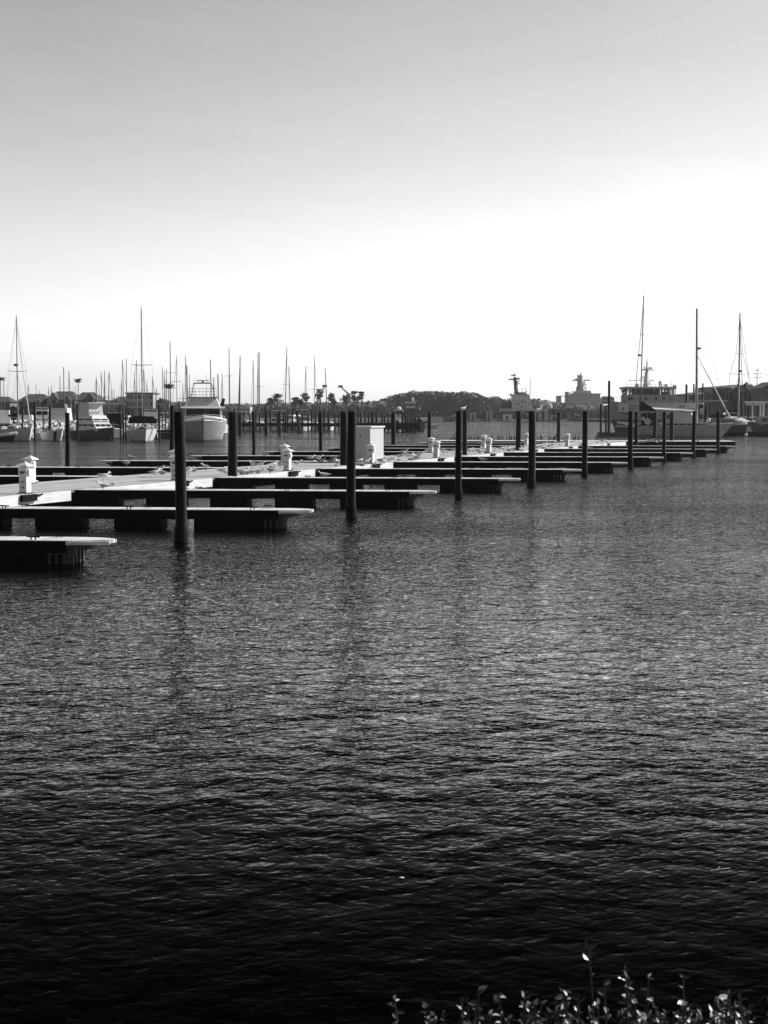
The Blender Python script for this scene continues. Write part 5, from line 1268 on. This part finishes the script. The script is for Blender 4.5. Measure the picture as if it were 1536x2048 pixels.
# ------------------------------------------------------------------ birds
def gull_mesh(sit, look):
    root = empty('gull'); h = .10 if not sit else .0
    b = MB(); rings = []
    prof = [(-.20, .055, .010), (-.14, .05, .035), (-.06, .045, .062), (.02, .045, .072), (.09, .055, .062), (.13, .085, .040), (.15, .125, .034), (.175, .15, .036), (.20, .155, .032), (.225, .152, .016)]
    for x, z, rr in prof:
        if look and x > .12: y0 = (x - .12) * .8
        else: y0 = 0
        rings.append([(x, y0 + rr * .85 * math.cos(a), h + z + .02 + rr * math.sin(a)) for a in [i * PI / 5 for i in range(10)]])
    b.loft(rings); b.build('body', M_GULLW, root, smooth=True)
    w = MB()
    for s_ in (-1, 1):
        w.loft([[(.09, s_ * .045, h + .10), (.09, s_ * .058, h + .06), (.09, s_ * .05, h + .05)], [(-.02, s_ * .05, h + .125), (-.02, s_ * .073, h + .07), (-.02, s_ * .06, h + .045)], [(-.14, s_ * .025, h + .105), (-.14, s_ * .045, h + .07), (-.14, s_ * .035, h + .055)], [(-.26, s_ * .008, h + .08), (-.26, s_ * .016, h + .072), (-.26, s_ * .01, h + .068)]])
    w.build('wing', M_GULLG, root)
    y0 = .08 if look else 0
    MB().tube((.215, y0, h + .17), (.265, y0 + (.03 if look else 0), h + .162), .012, .004, 5).build('beak', M_DGREY, root)
    if not sit: MB().tube((.0, -.025, 0), (.0, -.02, .12), .007, n=4).tube((.0, .025, 0), (.0, .02, .12), .007, n=4).build('leg', M_DGREY, root)
    return root
gull_protos = [(gull_mesh(False, False)), (gull_mesh(True, False)), (gull_mesh(True, True)), (gull_mesh(False, True))]
gused = [False] * 4
def gull(x, y, kind, label, group='gulls resting on the floating docks', Z=DK + .001, sc=1.25):
    o = gull_protos[kind] if not gused[kind] else copy_tree(gull_protos[kind]); gused[kind] = True
    X, Y = at(x, y, Z); o.location = (X, Y, Z); o.rotation_euler = (0, 0, random.choice([R(160), R(200), R(140), R(20), R(-10), R(180)]) + random.uniform(-.4, .4)); o.scale = (sc,) * 3
    tag(o, label, 'gull', group)
named = [(265, 917.5, 1, 'lone gull on the left dock finger whose tip points left', None), (254, 933, 0, 'gull standing on the left finger just left of the lone resting one', None), (208, 974.5, 2, 'gull sitting on the near dock edge right of the nearest pedestals', None), (207, 961, 3, 'gull standing in the middle of the dock right of the nearest pedestals', None),
         (648, 952.5, 1, 'gull resting alone on a right-hand finger left of the second nearest piling', None), (965, 921.5, 1, 'gull resting on a finger just right of the bright-edged outer piling', None), (1183, 900, 2, 'gull on the finger just right of the outer piling before the warship', None), (810, 887.5, 0, 'gull standing alone on the far finger left of the pedestal pair', None)]
for x_, y_, k_, l_, g_ in named: gull(x_, y_, k_, l_, g_ or 'gulls resting on the floating docks')
rg = random.Random(8)
for (xs_, lab) in [([(310, 947), (320, 946), (326, 948), (371, 950), (378, 949), (388, 943), (412, 941)], 'gull on the dock between the nearest thick piling and the thick inner one'),
            ([(446, 943), (453, 946), (480, 944), (487, 947), (494, 948), (500, 946), (487, 951), (517, 946), (506, 935), (521, 936), (543, 943), (547, 936), (560, 937), (541, 948)], 'gull in the flock between the thick inner piling and the pedestal pair'),
            ([(594, 928), (622, 922), (637, 922), (641, 924), (663, 924), (671, 923), (676, 927), (680, 926)], 'gull in the flock right of the white-capped pedestal pair'),
            ([(716, 931), (724, 932), (732, 930), (720, 927), (760, 927), (768, 925), (785, 919), (797, 914), (805, 912), (820, 913), (835, 917), (813, 914), (824, 920), (832, 921), (797, 921), (776, 922), (845, 907), (857, 905), (839, 911), (810, 908)], 'gull in the large flock right of the white cabinet'),
            ([(888, 909), (895, 908), (908, 906), (939, 906), (946, 903), (953, 905), (960, 905), (968, 903), (972, 906), (914, 910), (923, 909)], 'gull in the flock around the bright-edged outer piling'),
            ([(990, 903), (1000, 901), (1008, 899), (1014, 898), (1020, 902), (1028, 899), (1043, 902), (1047, 898)], 'gull in the flock right of the middle pedestal pair'),
            ([(1074, 896), (1082, 894), (1090, 892), (1097, 893), (1105, 890), (1112, 889), (1120, 890), (1086, 897), (1163, 893), (1168, 895)], 'gull in the flock around the lone far pedestal'),
            ([(1195, 885), (1205, 886), (1214, 887), (1280, 885), (1287, 885), (1293, 884), (1299, 886), (1305, 884), (1314, 886), (1320, 883), (1328, 885)], 'gull among those crowding the far end of the dock')]:
    for x_, y_ in xs_: gull(x_ + rg.uniform(-1, 1), y_ + .5, rg.choice([0, 1, 1, 2, 3]), lab)
gull(927, 822.5, 0, 'gull perched on top of the bright-edged outer piling', Z=zat(823, 60) + .04)
def cormorant():
    root = empty('cormorant'); b = MB(); rings = []
    for x, z, rr in [(-.20, .02, .02), (-.12, .10, .05), (-.04, .22, .085), (.02, .34, .085), (.05, .44, .05), (.06, .52, .03), (.05, .58, .028), (.08, .62, .033), (.13, .62, .02), (.20, .61, .006)]:
        rings.append([(x + rr * .7 * math.cos(a), rr * math.sin(a), z + rr * .35 * math.cos(a)) for a in [i * PI / 4 for i in range(8)]])
    b.loft(rings); b.build('body', M_BIRDK, root, smooth=True)
    MB().tube((0, -.05, 0), (-.02, -.05, .2), .02, n=4).tube((0, .05, 0), (-.02, .05, .2), .02, n=4).build('leg', M_BIRDK, root)
    return root
c0 = cormorant(); cf = True
for x_ in [903, 908, 937, 941, 949, 955, 959, 981, 985, 996, 1000, 1005, 1012, 1018, 1022, 1028, 1060, 1068, 1074, 1080, 1083, 1096, 1099, 1103, 1107, 1110, 1113, 1126, 1145, 1149, 1155, 1190, 1193]:
    o = c0 if cf else copy_tree(c0); cf = False
    k = (x_ - 903) / 300; ex = edge(150) + FN * 2.0
    # along the far dock
    u = (x_ - 768) / FPX * 1.0022
    t = (u * ex.y - ex.x) / (FU.x - u * FU.y)
    p = ex + FU * t
    o.location = (p.x, p.y, DK + .007); o.rotation_euler = (0, 0, random.uniform(0, 6)); o.scale = (.85 + .2 * random.random(),) * 3
    tag(o, 'black cormorant in the row lined up on the far cross dock', 'cormorant', 'cormorants on the far cross dock')

# ------------------------------------------------------------------ floating bits
X, Y = at(1440, 1742)
st = MB().tube((-.075, -.02, .004), (.02, .0, .012), .004, .003, 5).tube((.02, 0, .012), (.085, .03, .008), .003, .002, 5).tube((-.02, 0, .01), (.01, .035, .02), .002, .001, 4)
tag(st.build('twig', M_CREAM, None, (X, Y, .005)), 'thin pale twig floating on the dark water at lower right', 'twig')
X, Y = at(803, 1757)
tag(MB().ell((0, 0, 0), (.02, .012, .006)).build('floating_leaf', M_WHITE, None, (X, Y, .006)), 'tiny pale leaf floating on the dark water at lower centre', 'leaf')

# ------------------------------------------------------------------ shrubs on the near bank
M_SHRUB = bpy.data.materials.new('glossy shrub leaf'); M_SHRUB.use_nodes = True
p = M_SHRUB.node_tree.nodes['Principled BSDF']; p.inputs['Base Color'].default_value = (.022, .022, .022, 1); p.inputs['Roughness'].default_value = .35; p.inputs['Specular IOR Level'].default_value = .9
M_SHRUBHL = mat('shrub leaf painted sunlit', .55, .4, .1, 20)  # pale copy of the shrub leaf, sun highlights put into its colour
M_STEM = mat('shrub stem', .04, .8, .2, 20)
def leaf(mb, base, dirv, up, L, W):
    dirv = dirv.normalized(); side = dirv.cross(up)
    if side.length < .01: side = dirv.orthogonal()
    side.normalize(); nrm = side.cross(dirv)
    vs = []; fs = []
    for k in range(6):
        t = k / 5; w = W * math.sin(PI * (t ** .8) * .97 + .04) ; c = base + dirv * (L * t) + nrm * (-.18 * L * t * t)
        vs += [c - side * w + nrm * w * .35, c, c + side * w + nrm * w * .35]
    for k in range(5):
        a = k * 3; fs += [(a, a + 1, a + 4, a + 3), (a + 1, a + 2, a + 5, a + 4)]
    mb.add(vs, fs)
rs = random.Random(17)
shr = [(845, 2008, 3), (884, 1998, 4), (935, 1982, 4), (958, 2010, 3), (1010, 1996, 4), (1048, 1990, 5), (1090, 2018, 4), (1127, 1970, 4), (1187, 1908, 3), (1165, 2010, 4), (1222, 1962, 6), (1256, 1990, 4), (1307, 1948, 5), (1285, 2000, 5), (1345, 2012, 4), (1383, 1964, 6), (1420, 1996, 4), (1452, 2014, 4), (1485, 2000, 4), (1515, 2022, 4), (1535, 2010, 4)]
rq = random.Random(4)
shr += [(840 + 700 * rq.random() ** .75, rq.uniform(2012, 2055) - (14 if rq.random() < .3 else 0), rq.choice([4, 6, 8])) for q in range(60)]
for i, (x_, y_, n_) in enumerate(shr):
    dd = rs.uniform(4.3, 5.2); x_ += rs.gauss(0, 12) if i != 8 else 0; bx_ = xat(x_, dd, y_); zt = zat(y_, dd)
    pos = ['leftmost', 'left', 'left', 'left', 'centre-left', 'centre-left', 'centre-left', 'centre', 'centre', 'centre', 'centre', 'centre-right', 'centre-right', 'centre-right', 'centre-right', 'right', 'right', 'right', 'right', 'rightmost', 'rightmost'][min(i, 20)]
    lab = {8: 'tall thin shrub sprig topped by one dark leaf, rising highest at the bottom', 10: 'bushy sprig with several bright sunlit leaves right of the highest sprig', 12: 'straight dark sprig with a pale tip bud, lower right', 15: 'branching sprig with bright diagonal leaves near the lower right corner', 0: 'low leafy sprig at the left end of the bottom foliage', 2: 'sprig with one bright upright leaf, left part of the bottom foliage', 5: 'sprig with one big bright rounded leaf, centre-left of the bottom foliage', 20: 'leafy sprig cut off by the lower right corner'}.get(i, 'small glossy-leaved sprig in the row of foliage along the bottom edge')
    r = empty('shrub', (bx_, dd, .80), 0, lab, 'shrub', None if i in (0, 2, 5, 8, 10, 12, 15, 20) else 'glossy-leaved shrubs along the bottom edge')
    stem = MB(); lv = MB(); hl = MB()
    for s_ in range(n_):
        topz = zt - .80 - (0 if s_ == 0 else rs.uniform(.03, .22)); ox = 0 if s_ == 0 else rs.uniform(-.12, .12); oy = rs.uniform(-.05, .05) if s_ == 0 else rs.uniform(-.15, .15)
        pts = [Vector((ox * .3 + rs.uniform(-.04, .04), oy * .3, -.15))]
        for q in range(1, 6): pts.append(Vector((ox * (.3 + .7 * q / 5) + rs.uniform(-.012, .012), oy * (.3 + .7 * q / 5), topz * q / 5)))
        for a_, b_ in zip(pts, pts[1:]): stem.tube(a_, b_, .0035, .003, 5)
        def on_(t):
            t = max(0, min(.999, t)) * 5; k = int(t); return pts[k].lerp(pts[k + 1], t - k)
        nl = 3 if i == 8 and s_ == 0 else rs.choice([9, 13, 17])
        for q in range(nl):
            t = 1 - q * (.035 if nl > 5 else .05) - rs.uniform(0, .02); a = q * 2.4 + rs.uniform(-.3, .3) + s_
            dv = Vector((math.cos(a), math.sin(a), rs.uniform(-.1, 1.3) if q < 4 else rs.uniform(-.3, .9)))
            L_ = rs.uniform(.018, .036) if i < 21 else rs.uniform(.014, .032)
            leaf(hl if rs.random() < .17 and i != 8 else lv, on_(t), dv, Vector((rs.uniform(-.6, .6), rs.uniform(-.6, .6), 1)), L_, L_ * rs.uniform(.26, .42))
        leaf(lv if i == 8 or rs.random() < .7 else hl, on_(1), Vector((rs.uniform(-1, 1), rs.uniform(-1, 1), .8)), Vector((rs.uniform(-1, 1), -1, 0)), .034 if i == 8 else .022, .010 if i == 8 else .006)
    stem.build('stem', M_STEM, r); lv.build('foliage', M_SHRUB, r)
    if hl.v: hl.build('highlight_leaves', M_SHRUBHL, r)

# ------------------------------------------------------------------ air: thin haze between here and the far shore
hz = MB().box(-1500, 1500, -30, 2600, -6, 75)
ho = hz.build('haze', M_FAR)
hm = bpy.data.materials.new('haze air'); hm.use_nodes = True
t = hm.node_tree; t.nodes.clear()
o_ = N(t, 'ShaderNodeOutputMaterial'); v_ = N(t, 'ShaderNodeVolumePrincipled')
v_.inputs['Color'].default_value = (.95, .95, .95, 1); v_.inputs['Density'].default_value = HAZE; v_.inputs['Anisotropy'].default_value = 0.3
t.links.new(v_.outputs[0], o_.inputs['Volume'])
ho.data.materials.clear(); ho.data.materials.append(hm); tag(ho, kind='stuff')
